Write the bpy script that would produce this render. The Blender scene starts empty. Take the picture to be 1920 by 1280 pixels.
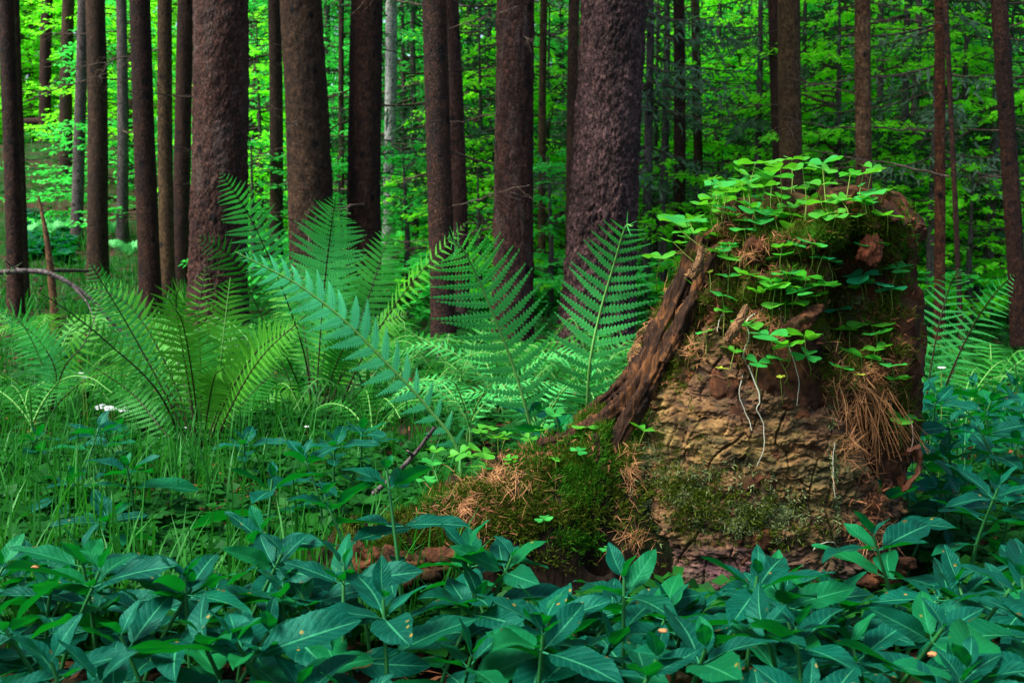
import bpy, math, random
import numpy as np
from mathutils import Vector, Matrix
from mathutils.bvhtree import BVHTree
random.seed(7); RS = np.random.RandomState(7)
sc = bpy.context.scene
COL = sc.collection

# ------------------------------------------------------------------ camera, sky, sun, exposure
CAM_H = 0.47; FPX = 1920 * 40 / 36.0
PITCH = math.atan(210 / FPX)
cam = bpy.data.cameras.new('camera'); cam.lens = 40; cam.sensor_width = 36
cam.clip_start = 0.02; cam.clip_end = 600
cam.dof.use_dof = True; cam.dof.focus_distance = 1.5; cam.dof.aperture_fstop = 18
camo = bpy.data.objects.new('camera', cam); COL.objects.link(camo)
camo.location = (0, 0, CAM_H); camo.rotation_euler = (math.pi / 2 - PITCH, 0, 0)
sc.camera = camo
SUN_EL, SUN_AZ = math.radians(56), math.radians(-112)     # azimuth from +Y towards +X
w = bpy.data.worlds.new('World'); sc.world = w; w.use_nodes = True
nt = w.node_tree; bg = nt.nodes['Background']
sky = nt.nodes.new('ShaderNodeTexSky'); sky.sky_type = 'NISHITA'; sky.sun_disc = False
sky.sun_elevation = SUN_EL; sky.sun_rotation = SUN_AZ; sky.air_density = 1.0; sky.dust_density = 2.0
nt.links.new(sky.outputs[0], bg.inputs[0]); bg.inputs[1].default_value = 0.12
sl = bpy.data.lights.new('sun', 'SUN'); sl.energy = 4.2; sl.angle = math.radians(28); sl.color = (1, .96, .86)
so = bpy.data.objects.new('sun', sl); COL.objects.link(so)
sd = Vector((math.cos(SUN_EL) * math.sin(SUN_AZ), math.cos(SUN_EL) * math.cos(SUN_AZ), math.sin(SUN_EL)))
so.rotation_euler = sd.to_track_quat('Z', 'Y').to_euler()
sc.view_settings.view_transform = 'Standard'; sc.view_settings.look = 'None'
sc.view_settings.gamma = 1; sc.view_settings.exposure = 1.2
sc.cycles.max_bounces = 5; sc.cycles.diffuse_bounces = 3; sc.cycles.transmission_bounces = 3
sc.cycles.glossy_bounces = 2; sc.cycles.caustics_reflective = False; sc.cycles.caustics_refractive = False

FW = np.array([0, math.cos(PITCH), -math.sin(PITCH)]); UP = np.array([0, math.sin(PITCH), math.cos(PITCH)])
def ray(px, py):
    return FW + (px - 960) / FPX * np.array([1, 0, 0]) - (py - 640) / FPX * UP
def P(px, py, d):
    r = ray(px, py); return np.array([0, 0, CAM_H]) + r * (d / r[1])
def proj(V):
    q = V - np.array([0, 0, CAM_H]); z = q @ FW
    return 960 + FPX * q[..., 0] / z, 640 - FPX * (q @ UP) / z

# ------------------------------------------------------------------ numpy noise
def _h(i, j, k, s):
    i = i.astype(np.int64).astype(np.uint32); j = j.astype(np.int64).astype(np.uint32); k = k.astype(np.int64).astype(np.uint32)
    h = i * np.uint32(374761393) + j * np.uint32(668265263) + k * np.uint32(2147483647 - 2000) + np.uint32(s * 974711 + 17)
    h = (h ^ (h >> np.uint32(13))) * np.uint32(1274126177)
    h = (h ^ (h >> np.uint32(15))) * np.uint32(2246822519)
    h = h ^ (h >> np.uint32(14))
    return h.astype(np.float64) / 4294967295.0
def vnoise(p, s=0):
    f = np.floor(p); t = p - f; t = t * t * (3 - 2 * t); i, j, k = f[..., 0], f[..., 1], f[..., 2]
    r = 0
    for a in (0, 1):
        for b in (0, 1):
            for c in (0, 1):
                wgt = (t[..., 0] if a else 1 - t[..., 0]) * (t[..., 1] if b else 1 - t[..., 1]) * (t[..., 2] if c else 1 - t[..., 2])
                r = r + wgt * _h(i + a, j + b, k + c, s)
    return r * 2 - 1
def fbm(p, s=0, o=4, g=.5):
    r = 0; a = 1
    for q in range(o):
        r = r + a * vnoise(p * (2.03 ** q), s + q * 7); a *= g
    return r
def worley(p, s=0):
    f = np.floor(p); sh = p.shape[:-1]; f1 = np.full(sh, 9.); f2 = np.full(sh, 9.); cid = np.zeros(sh)
    for a in (-1, 0, 1):
        for b in (-1, 0, 1):
            for c in (-1, 0, 1):
                ci, cj, ck = f[..., 0] + a, f[..., 1] + b, f[..., 2] + c
                q = np.stack([ci + _h(ci, cj, ck, s), cj + _h(ci, cj, ck, s + 1), ck + _h(ci, cj, ck, s + 2)], -1)
                d = np.sqrt(((q - p) ** 2).sum(-1)); nid = _h(ci, cj, ck, s + 3)
                m = d < f1; f2 = np.where(m, f1, np.minimum(f2, d)); cid = np.where(m, nid, cid); f1 = np.where(m, d, f1)
    return f1, f2, cid
def sst(a, b, x):
    t = np.clip((x - a) / (b - a), 0, 1); return t * t * (3 - 2 * t)
def nrm(v):
    v = np.asarray(v, float); return v / np.maximum(np.linalg.norm(v, axis=-1, keepdims=True), 1e-9)
def stack(x, y, z): return np.stack([x, y, z], -1)

# ------------------------------------------------------------------ mesh building
class MB:
    def __init__(s): s.V = []; s.F = []; s.A = []; s.n = 0
    def add(s, V, F, A=None):
        V = np.asarray(V, float).reshape(-1, 3); F = np.asarray(F, int)
        s.V.append(V); s.F.append(F + s.n); s.n += len(V)
        s.A.append(np.zeros((len(V), 3)) if A is None else np.asarray(A, float).reshape(-1, 3))
        return s
    def build(s, name, mat, parent=None, origin=None, smooth=True, link=True):
        if not s.V: s.add(np.zeros((3, 3)), [[0, 1, 2]])
        V = np.concatenate(s.V)
        if origin is not None: V = V - np.asarray(origin)
        me = bpy.data.meshes.new(name)
        me.vertices.add(len(V)); me.vertices.foreach_set('co', V.astype(np.float32).ravel())
        li = np.concatenate([f.ravel() for f in s.F]); tot = np.concatenate([np.full(len(f), f.shape[1]) for f in s.F])
        me.loops.add(len(li)); me.loops.foreach_set('vertex_index', li.astype(np.int32))
        me.polygons.add(len(tot)); st = np.concatenate([[0], np.cumsum(tot)[:-1]])
        me.polygons.foreach_set('loop_start', st.astype(np.int32))
        me.update(calc_edges=True)
        if smooth: me.polygons.foreach_set('use_smooth', np.ones(len(tot), bool))
        at = me.attributes.new('lc', 'FLOAT_VECTOR', 'POINT')
        at.data.foreach_set('vector', np.concatenate(s.A).astype(np.float32).ravel())
        for m in (mat if isinstance(mat, (list, tuple)) else [mat]): me.materials.append(m)
        o = bpy.data.objects.new(name, me)
        if link: COL.objects.link(o)
        if parent: o.parent = parent
        return o
def tag(o, label=None, cat=None, group=None, kind=None):
    if label: o['label'] = label
    if cat: o['category'] = cat
    if group: o['group'] = group
    if kind: o['kind'] = kind
    return o
def empty(name, loc, label, cat, group=None, rot=(0, 0, 0), scale=1.0):
    o = bpy.data.objects.new(name, None); o.empty_display_size = .02; COL.objects.link(o)
    o.location = loc; o.rotation_euler = rot; o.scale = (scale,) * 3
    return tag(o, label, cat, group)
def inst(src, parent, loc=(0, 0, 0), mat=None, name=None):
    o = src.copy(); COL.objects.link(o); o.parent = parent
    if name: o.name = name
    if mat is not None: o.matrix_local = mat
    else: o.location = loc
    return o
def grid_faces(nu, nv, wrap=False):
    i = np.arange(nu - 1)[:, None]; j = np.arange(nv if wrap else nv - 1)[None, :]
    a = i * nv + j; b = i * nv + (j + 1) % nv; c = (i + 1) * nv + (j + 1) % nv; d = (i + 1) * nv + j
    return np.stack([a, b, c, d], -1).reshape(-1, 4)
def tube(pts, rad, n=6):
    pts = np.asarray(pts, float); m = len(pts); rad = np.broadcast_to(np.asarray(rad, float), (m,))
    T = nrm(np.gradient(pts, axis=0)); ref = np.array([0.13, 0.2, 1.]) if abs(T[0, 2]) < .8 else np.array([1., .1, .05])
    X = nrm(np.cross(T, ref)); Y = np.cross(T, X)
    a = np.linspace(0, 2 * np.pi, n, endpoint=False)
    V = pts[:, None] + rad[:, None, None] * (np.cos(a)[None, :, None] * X[:, None] + np.sin(a)[None, :, None] * Y[:, None])
    u = np.repeat(np.linspace(0, 1, m), n)
    return V.reshape(-1, 3), grid_faces(m, n, True), stack(u, np.tile(a, m) * 0, np.full(m * n, .5))
def curve(pts, n=24):
    p = np.asarray(pts, float); k = len(p)
    if k == 2: return p[0] + (p[1] - p[0]) * np.linspace(0, 1, n)[:, None]
    q = np.vstack([2 * p[0] - p[1], p, 2 * p[-1] - p[-2]]); t = np.linspace(0, k - 1 - 1e-6, n); i = t.astype(int); f = (t - i)[:, None]
    a, b, c, d = q[i], q[i + 1], q[i + 2], q[i + 3]
    return .5 * (2 * b + (c - a) * f + (2 * a - 5 * b + 4 * c - d) * f ** 2 + (3 * b - a - 3 * c + d) * f ** 3)
def stamp(mb, tv, tf, ta, O, Y, Z, S, rnd, SX=1.0):
    """stamp a template (x across, y along, z normal) at many places"""
    O = np.asarray(O); Y = nrm(Y); X = nrm(np.cross(Y, Z)); Z = np.cross(X, Y); n = len(O); k = len(tv)
    S = np.broadcast_to(S, (n,))[:, None, None]; SX = np.broadcast_to(SX, (n,))[:, None, None]
    V = O[:, None] + S * (tv[None, :, 0:1] * SX * X[:, None] + tv[None, :, 1:2] * Y[:, None] + tv[None, :, 2:3] * Z[:, None])
    F = (np.asarray(tf)[None] + (np.arange(n) * k)[:, None, None]).reshape(-1, np.asarray(tf).shape[1])
    A = np.concatenate([np.broadcast_to(ta[None], (n, k, 2)), np.broadcast_to(np.asarray(rnd)[:, None, None], (n, k, 1))], -1)
    mb.add(V.reshape(-1, 3), F, A)
def rdir(n, up=0., s=1.):
    v = RS.normal(size=(n, 3)) * s; v[:, 2] += up; return nrm(v)
# templates
LEAF_V = np.array([[0, 0, 0], [.30, .42, .05], [0, 1, -.06], [-.30, .42, .05], [0, .45, -.02]], float)
LEAF_F = [[0, 1, 4], [1, 2, 4], [2, 3, 4], [3, 0, 4]]
LEAF_A = np.array([[0, 0], [.42, 1], [1, 0], [.42, -1], [.45, 0]], float)
BL_V = np.array([[-.5, 0, 0], [.5, 0, 0], [-.35, .5, .10], [.35, .5, .10], [0, 1, .02]], float)
BL_F4 = [[0, 1, 3, 2]]; BL_F = [[0, 1, 3], [0, 3, 2], [2, 3, 4]]
BL_A = np.array([[0, -1], [0, 1], [.5, -1], [.5, 1], [1, 0]], float)

# ------------------------------------------------------------------ materials
class NT:
    def __init__(s, name):
        s.m = bpy.data.materials.new(name); s.m.use_nodes = True; s.t = s.m.node_tree; s.t.nodes.clear()
        s.out = s.t.nodes.new('ShaderNodeOutputMaterial')
    def n(s, typ, props=None, **inp):
        x = s.t.nodes.new('ShaderNode' + typ)
        for k, v in (props or {}).items(): setattr(x, k, v)
        for k, v in inp.items():
            key = k.replace('_', ' ')
            i = x.inputs[int(k[1:])] if k[0] == 'i' and k[1:].isdigit() else x.inputs[key]
            if isinstance(v, bpy.types.NodeSocket): s.t.links.new(v, i)
            else:
                if hasattr(i, 'default_value') and isinstance(v, tuple) and len(v) == 3 and len(i.default_value) == 4: v = (*v, 1)
                i.default_value = v
        return x
    def math(s, op, a, b=0., c=0., clamp=False):
        return s.n('Math', {'operation': op, 'use_clamp': clamp}, i0=a, i1=b, i2=c).outputs[0]
    def mix(s, f, a, b, mode='MIX'):
        x = s.t.nodes.new('ShaderNodeMix'); x.data_type = 'RGBA'; x.blend_type = mode
        for i, v in ((0, f), (6, a), (7, b)):
            if isinstance(v, bpy.types.NodeSocket): s.t.links.new(v, x.inputs[i])
            else: x.inputs[i].default_value = (*v, 1) if isinstance(v, tuple) and len(v) == 3 else v
        return x.outputs[2]
    def ramp(s, f, stops, interp='LINEAR'):
        x = s.n('ValToRGB', i0=f); cr = x.color_ramp; cr.interpolation = interp
        while len(cr.elements) < len(stops): cr.elements.new(.5)
        for e, (p, c) in zip(cr.elements, stops): e.position = p; e.color = (*c, 1) if len(c) == 3 else c
        return x.outputs[0]
    def noise(s, vec, scale, detail=4, rough=.55, dist=0.):
        return s.n('TexNoise', Vector=vec, Scale=scale, Detail=detail, Roughness=rough, Distortion=dist).outputs[0]
    def vor(s, vec, scale, feature='F1', out=0, rnd=1.):
        return s.n('TexVoronoi', {'feature': feature}, Vector=vec, Scale=scale, Randomness=rnd).outputs[out]
    def obj(s): return s.n('TexCoord').outputs['Object']
    def pos(s): return s.n('NewGeometry').outputs['Position']
    def scalev(s, v, sv): return s.n('Mapping', Vector=v, Scale=sv).outputs[0]
    def lc(s):
        a = s.n('Attribute', {'attribute_name': 'lc'}); x = s.n('SeparateXYZ', Vector=a.outputs['Vector']); return x.outputs
    def bump(s, h, strength=.5, dist=.01, normal=None):
        x = s.n('Bump', Height=h, Strength=strength, Distance=dist)
        if normal is not None: s.t.links.new(normal, x.inputs['Normal'])
        return x.outputs[0]
    def finish(s, col, rough=.8, spec=.3, normal=None, trans=0., tcol=None, tint=None):
        p = s.n('BsdfPrincipled'); 
        for k, v in (('Base Color', col), ('Roughness', rough), ('Specular IOR Level', spec), ('Normal', normal), ('Specular Tint', tint)):
            if v is None: continue
            if isinstance(v, bpy.types.NodeSocket): s.t.links.new(v, p.inputs[k])
            else: p.inputs[k].default_value = (*v, 1) if isinstance(v, tuple) else v
        o = p.outputs[0]
        if trans > 0:
            t = s.n('BsdfTranslucent', Color=tcol if tcol is not None else col)
            mx = s.n('MixShader', i0=trans, i1=o, i2=t.outputs[0]); o = mx.outputs[0]
        s.t.links.new(o, s.out.inputs[0]); return s.m

def leaf_mat(name, ca, cb, tc, rough=.5, spec=.4, trans=.35, veins=False, vcol=(.12, .35, .10), nscale=8, side=True):
    t = NT(name); u, v, r = t.lc()
    geo = t.pos(); nz = t.noise(geo, nscale, 2)
    f = t.math('ADD', t.math('MULTIPLY', r, .6), t.math('MULTIPLY', nz, .5), clamp=True)
    col = t.mix(f, ca, cb); nrmal = None
    if veins:
        av = t.math('ABSOLUTE', v)
        mid = t.math('LESS_THAN', av, .05)
        ph = t.math('SUBTRACT', t.math('MULTIPLY', u, 9.0), t.math('MULTIPLY', av, 2.2))
        fr = t.math('FRACT', ph); dd = t.math('ABSOLUTE', t.math('SUBTRACT', fr, .5))
        sv = t.math('LESS_THAN', dd, .06)
        n2 = t.noise(geo, 90, 3); blot = t.ramp(n2, [(.30, (.55, .62, .6)), (.6, (1, 1, 1))])
        col = t.mix(1.0, col, blot, 'MULTIPLY')
        # small brown or yellow spots, insect holes look
        sp = t.math('LESS_THAN', t.vor(geo, 75, 'F1', 0), .13); rr = t.math('GREATER_THAN', t.noise(geo, 14, 1), .60)
        col = t.mix(t.math('MULTIPLY', sp, rr), col, (.25, .17, .03))
        col = t.mix(t.math('MULTIPLY', sv, .16), col, vcol); col = t.mix(t.math('MULTIPLY', mid, .6), col, vcol)
        oi = t.n('ObjectInfo').outputs['Random']
        col = t.mix(t.ramp(oi, [(.72, (0, 0, 0)), (1, (.7, .7, .7))]), col, (.006, .17, .028))
        edge = t.math('MULTIPLY', t.math('GREATER_THAN', av, .80), t.math('GREATER_THAN', t.noise(geo, 45, 2), .69)); col = t.mix(edge, col, (.07, .05, .012))
        h = t.math('ADD', t.math('MULTIPLY', dd, .35), t.math('MULTIPLY', n2, 1.6))
        h = t.math('SUBTRACT', h, t.math('MULTIPLY', mid, .5))
        nrmal = t.bump(h, .5, .0016)
    return t.finish(col, rough, spec, nrmal, trans, tc, (.12, .9, .62) if veins else (.5, 1, .6))

def bark_mat(name, dark, mid, light, scale=1., strength=.9, knots=True, pale=None):
    t = NT(name); o = t.obj(); ob = t.n('ObjectInfo').outputs['Random']
    ov = t.n('VectorMath', {'operation': 'ADD'}, i0=o); t.t.links.new(t.n('CombineXYZ', X=t.math('MULTIPLY', ob, 40.), Y=0., Z=t.math('MULTIPLY', ob, 17.)).outputs[0], ov.inputs[1])
    ov = ov.outputs[0]; wv = t.scalev(ov, (1, 1, .6))
    v1 = t.vor(wv, 75 * scale, 'F1'); ve = t.vor(wv, 75 * scale, 'DISTANCE_TO_EDGE'); vc = t.vor(wv, 75 * scale, 'F1', 1)
    n1 = t.noise(wv, 22 * scale, 6, .7); n2 = t.noise(t.scalev(ov, (1, 1, .35)), 5, 4)
    f = t.math('ADD', t.math('MULTIPLY', n1, .6), t.math('MULTIPLY', n2, .45))
    col = t.ramp(f, [(.36, dark), (.52, mid), (.70, light)])
    sv = t.n('SeparateXYZ', Vector=vc).outputs[0]
    col = t.mix(1., col, t.ramp(sv, [(0, (.40, .40, .40)), (1, (1.45, 1.42, 1.42))]), 'MULTIPLY')
    if pale:
        col = t.mix(t.ramp(t.noise(t.scalev(ov, (1, 1, .25)), 9, 5, .7), [(.50, (0, 0, 0)), (.66, (1, 1, 1))]), col, pale)
    if knots:
        k = t.vor(t.scalev(ov, (1, 1, .8)), 6.5, 'F1'); km = t.ramp(k, [(.10, (1, 1, 1)), (.17, (0, 0, 0))])
        col = t.mix(km, col, tuple(c * .25 for c in dark))
    h = t.math('ADD', t.math('MULTIPLY', t.ramp(ve, [(0, (0, 0, 0)), (.12, (1, 1, 1))]), .8), t.math('MULTIPLY', n1, 1.2))
    h = t.math('ADD', h, t.math('MULTIPLY', sv, .7))
    return t.finish(col, .8, .25, t.bump(h, strength, .012 / scale))

M = {}
M['bark_red'] = bark_mat('bark_red', (0.0170, 0.0063, 0.0038), (0.0509, 0.0182, 0.0112), (0.1017, 0.0435, 0.0300), .9, pale=(0.0847, 0.0544, 0.0435))
M['bark_plate'] = bark_mat('bark_plate', (0.0204, 0.0091, 0.0088), (0.0678, 0.0337, 0.0307), (0.1443, 0.0767, 0.0719), .7, 1., knots=False)
M['bark_dark'] = bark_mat('bark_dark', (0.0114, 0.0048, 0.0026), (0.0342, 0.0128, 0.0065), (0.0760, 0.0304, 0.0143), 1.)
M['bark_brown'] = bark_mat('bark_brown', (0.0161, 0.0076, 0.0034), (0.0482, 0.0236, 0.0103), (0.0918, 0.0492, 0.0239), 1.1)
M['bark_olive'] = bark_mat('bark_olive', (0.0300, 0.0154, 0.0054), (0.0840, 0.0462, 0.0162), (0.1440, 0.0880, 0.0342), 1.2)
M['bark_orange'] = bark_mat('bark_orange', (0.0234, 0.0075, 0.0031), (0.0936, 0.0269, 0.0086), (0.1560, 0.0636, 0.0233), .8)
M['bark_worn'] = bark_mat('bark_worn', (.05, .018, .008), (.13, .062, .026), (.24, .15, .075), .8)
M['bark_grey'] = bark_mat('bark_grey', (0.0375, 0.0263, 0.0248), (0.0750, 0.0600, 0.0562), (0.1350, 0.1125, 0.1050), 1.2, .6)
M['bark_pale'] = bark_mat('bark_pale', (.10, .11, .10), (.28, .30, .27), (.45, .47, .44), 1.2, .3)
M['twig'] = bark_mat('twig', (0.0260, 0.0169, 0.0117), (0.0780, 0.0520, 0.0364), (0.2210, 0.1560, 0.1170), 2, .5, False)
M['deadwood'] = bark_mat('deadwood', (.05, .022, .008), (.15, .075, .028), (.27, .15, .065), 1.5, .6, False)
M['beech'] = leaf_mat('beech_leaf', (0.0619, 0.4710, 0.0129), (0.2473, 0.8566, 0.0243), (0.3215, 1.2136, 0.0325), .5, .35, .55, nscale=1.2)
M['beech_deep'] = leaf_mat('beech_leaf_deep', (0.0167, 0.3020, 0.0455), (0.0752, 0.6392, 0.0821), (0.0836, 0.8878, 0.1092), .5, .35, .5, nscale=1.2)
M['spruce'] = leaf_mat('spruce_needles', (.010, .045, .020), (.045, .12, .055), (.05, .14, .05), .7, .2, .2, nscale=1.5)
M['spruce_pale'] = leaf_mat('spruce_needles_pale', (.05, .11, .06), (.12, .22, .12), (.10, .2, .08), .7, .2, .2, nscale=1.5)
M['far'] = leaf_mat('far_leaves', (0.0039, 0.0364, 0.0091), (0.0390, 0.2080, 0.0234), (0.0390, 0.2600, 0.0260), .6, .2, .35, nscale=.35)
M['fern_teal'] = leaf_mat('fern_teal', (0.0365, 0.4085, 0.0838), (0.0972, 0.6029, 0.1339), (0.0486, 0.4376, 0.0335), .45, .45, .35, nscale=9)
M['fern_pale'] = leaf_mat('fern_pale', (.04, .44, .15), (.09, .60, .22), (.05, .45, .10), .45, .4, .3, nscale=9)
M['fern_lime'] = leaf_mat('fern_lime', (0.0240, 0.2376, 0.0120), (0.0960, 0.4032, 0.0200), (0.0640, 0.3600, 0.0160), .5, .35, .4, nscale=9)
M['fern_mid'] = leaf_mat('fern_mid', (0.0079, 0.1603, 0.0135), (0.0332, 0.2940, 0.0237), (0.0200, 0.2539, 0.0101), .5, .35, .4, nscale=9)
M['stalk_dark'] = leaf_mat('stalk_dark', (.010, .005, .003), (.035, .018, .006), (.02, .01, .005), .5, .4, .0)
M['stalk_green'] = leaf_mat('stalk_green', (.10, .30, .06), (.18, .42, .09), (.1, .3, .05), .5, .4, .1)
M['sorrel'] = leaf_mat('sorrel_leaf', (0.0360, 0.2808, 0.0189), (0.0960, 0.4044, 0.0324), (0.1080, 0.4774, 0.0162), .5, .35, .42, nscale=16)
M['sorrel_mid'] = leaf_mat('sorrel_leaf_mid', (.020, .26, .045), (.05, .40, .06), (.07, .50, .03), .5, .35, .42, nscale=16)
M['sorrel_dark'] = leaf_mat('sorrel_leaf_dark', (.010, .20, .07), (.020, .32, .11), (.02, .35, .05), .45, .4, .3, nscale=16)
M['sorrel_yellow'] = leaf_mat('sorrel_leaf_yellow', (.30, .42, .03), (.42, .50, .05), (.35, .45, .03), .5, .3, .4, nscale=16)
M['sorrel_stalk'] = leaf_mat('sorrel_stalk', (.12, .30, .03), (.25, .25, .06), (.2, .3, .04), .5, .3, .2, nscale=30)
M['mercury'] = leaf_mat('mercury_leaf', (0.0008, 0.0326, 0.0240), (0.0022, 0.1008, 0.0600), (0.0029, 0.2304, 0.0080), .50, .32, .30, True, (0.0504, 0.3456, 0.1500), nscale=7)
M['mercury_stem'] = leaf_mat('mercury_stem', (.008, .09, .02), (.03, .17, .04), (.02, .1, .02), .5, .4, .1)
M['grass'] = leaf_mat('grass_blade', (0.0036, 0.0689, 0.0074), (0.0228, 0.1968, 0.0148), (0.0273, 0.2559, 0.0110), .5, .3, .3, nscale=5)
M['herb'] = leaf_mat('herb_leaf', (0.0022, 0.0384, 0.0067), (0.0140, 0.1280, 0.0123), (0.0112, 0.1536, 0.0112), .55, .2, .35, nscale=3)
M['moss'] = leaf_mat('moss', (0.0208, 0.0360, 0.0030), (0.0975, 0.1320, 0.0080), (0.0780, 0.1440, 0.0100), .8, .15, .2, nscale=30)
M['moss_bright'] = leaf_mat('moss_bright', (.018, .085, .004), (.06, .21, .010), (.04, .18, .008), .8, .15, .3, nscale=30)
M['lichen'] = leaf_mat('lichen', (.045, .085, .014), (.24, .28, .12), (.15, .2, .1), .9, .1, .1, nscale=40)
M['needle'] = leaf_mat('dry_needle', (0.1200, 0.0384, 0.0110), (0.5040, 0.2280, 0.0935), (0.2400, 0.1200, 0.0550), .6, .3, .0, nscale=30)
M['litter'] = leaf_mat('leaf_litter', (0.0450, 0.0168, 0.0091), (0.2550, 0.0910, 0.0416), (0.1200, 0.0420, 0.0130), .8, .2, .1, nscale=8)
M['petal'] = leaf_mat('petal', (.75, .8, .8), (.85, .88, .9), (.8, .8, .8), .5, .3, .2)
M['root'] = leaf_mat('pale_root', (.20, .20, .13), (.38, .38, .30), (.2, .2, .2), .6, .3, .0, nscale=60)
M['brown_leaf'] = leaf_mat('brown_leaf', (.03, .008, .005), (.08, .022, .012), (.1, .03, .01), .6, .3, .15, nscale=60)

def ground_mat():
    t = NT('forest_floor'); p = t.pos()
    n1 = t.noise(p, .9, 5, .6); n2 = t.noise(p, 14, 5, .7); n3 = t.vor(p, 38, 'F1', 1)
    lit = t.ramp(n2, [(.3, (.012, .006, .004)), (.5, (.05, .026, .015)), (.7, (.12, .065, .04))])
    lit = t.mix(.35, lit, n3, 'MULTIPLY')
    grn = t.ramp(t.noise(p, 9, 5, .7), [(.3, (.005, .018, .004)), (.7, (.020, .085, .012))])
    col = t.mix(t.ramp(n1, [(.46, (0, 0, 0)), (.58, (1, 1, 1))]), lit, grn)
    return t.finish(col, .9, .15, t.bump(t.noise(p, 40, 6, .75), 1., .02))
M['ground'] = ground_mat()
def stump_bark_mat():
    t = NT('stump_bark'); o = t.obj(); sv = t.scalev(o, (1, 1, 1.7))
    n1 = t.noise(sv, 26, 6, .65, .6); n2 = t.noise(o, 7, 3); n3 = t.noise(t.scalev(o, (1, 1, 3)), 60, 6, .75)
    col = t.ramp(n1, [(.32, (.022, .010, .006)), (.42, (.075, .038, .012)), (.52, (.20, .105, .030)), (.64, (.36, .215, .070)), (.8, (.52, .34, .14))])
    pk = t.ramp(n1, [(.32, (.020, .009, .006)), (.5, (.13, .058, .028)), (.75, (.30, .16, .080))])
    col = t.mix(t.ramp(n2, [(.50, (0, 0, 0)), (.64, (.8, .8, .8))]), col, pk)
    z = t.n('SeparateXYZ', Vector=o).outputs[2]
    low = t.math('ADD', z, t.math('MULTIPLY', t.noise(o, 11, 3), .16))
    col = t.mix(t.ramp(low, [(.13, (1, 1, 1)), (.20, (0, 0, 0))]), col, t.ramp(n1, [(.35, (.030, .013, .017)), (.55, (.14, .062, .068)), (.8, (.28, .15, .15))]))
    col = t.mix(t.ramp(t.noise(o, 16, 4, .7), [(.48, (0, 0, 0)), (.66, (.75, .75, .75))]), col, (.075, .085, .018))
    wv = t.n('VectorMath', {'operation': 'ADD'}, i0=t.scalev(o, (1, 1, 1.35)), i1=t.n('VectorMath', {'operation': 'SCALE'}, i0=t.n('TexNoise', Vector=o, Scale=55., Detail=3.).outputs[1], Scale=.018).outputs[0]).outputs[0]
    e1 = t.vor(wv, 40, 'DISTANCE_TO_EDGE'); col = t.mix(t.math('MULTIPLY', t.ramp(e1, [(.012, (1, 1, 1)), (.04, (0, 0, 0))]), t.ramp(n2, [(.45, (0, 0, 0)), (.62, (.45, .45, .45))])), col, (.030, .014, .008))
    ctint = t.n('SeparateXYZ', Vector=t.vor(wv, 40, 'F1', 1)).outputs[0]; col = t.mix(1., col, t.ramp(ctint, [(0, (.75, .72, .7)), (1, (1.1, 1.08, 1.05))]), 'MULTIPLY')
    col = t.mix(1., col, t.ramp(n3, [(.32, (.45, .42, .40)), (.55, (1, 1, 1))]), 'MULTIPLY')
    lines = t.math('ADD', t.math('ADD', t.math('MULTIPLY', n3, .8), t.math('MULTIPLY', n1, 1.0)), t.math('MULTIPLY', t.noise(t.scalev(o, (1, 1, 2.5)), 170, 5, .75), 1.1))
    return t.finish(col, .75, .3, t.bump(lines, .9, .003))
M['stump_bark'] = stump_bark_mat()
def rotten_mat(name, a, b, c, m):
    t = NT(name); o = t.obj()
    n1 = t.noise(o, 32, 6, .7, .5); n2 = t.noise(o, 9, 4)
    col = t.ramp(n1, [(.32, a), (.52, b), (.72, c)])
    col = t.mix(t.ramp(n2, [(.50, (0, 0, 0)), (.62, (1, 1, 1))]), col, m)
    return t.finish(col, .9, .15, t.bump(t.math('ADD', n1, t.noise(t.scalev(o, (1, 1, .2)), 130, 4, .7)), 1., .004))
M['rotten'] = rotten_mat('rotten_wood', (0.0096, 0.0045, 0.0031), (0.0540, 0.0202, 0.0083), (0.1800, 0.0616, 0.0229), (0.0360, 0.0336, 0.0083))
def fibre_mat():
    t = NT('fibre_wood'); o = t.obj(); sv = t.n('Mapping', Vector=o, Rotation=(0, -.42, 0), Scale=(1, 1, .10)).outputs[0]
    n1 = t.noise(sv, 120, 6, .7, .3); n2 = t.noise(o, 18, 4, .6); f = t.math('ADD', t.math('MULTIPLY', n1, .65), t.math('MULTIPLY', n2, .4))
    col = t.ramp(f, [(.40, (.010, .004, .002)), (.52, (.036, .015, .006)), (.62, (.16, .062, .018)), (.76, (.32, .16, .05))])
    return t.finish(col, .85, .2, t.bump(n1, 1., .006))
M['fibre'] = fibre_mat()
M['rotten_red'] = rotten_mat('rotten_red', (0.0500, 0.0120, 0.0060), (0.2200, 0.0550, 0.0250), (0.3800, 0.1200, 0.0600), (0.1200, 0.0400, 0.0200))
M['root_soil'] = rotten_mat('root_soil', (0.0030, 0.0016, 0.0009), (0.0150, 0.0078, 0.0036), (0.0360, 0.0195, 0.0090), (0.0084, 0.0146, 0.0024))

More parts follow.
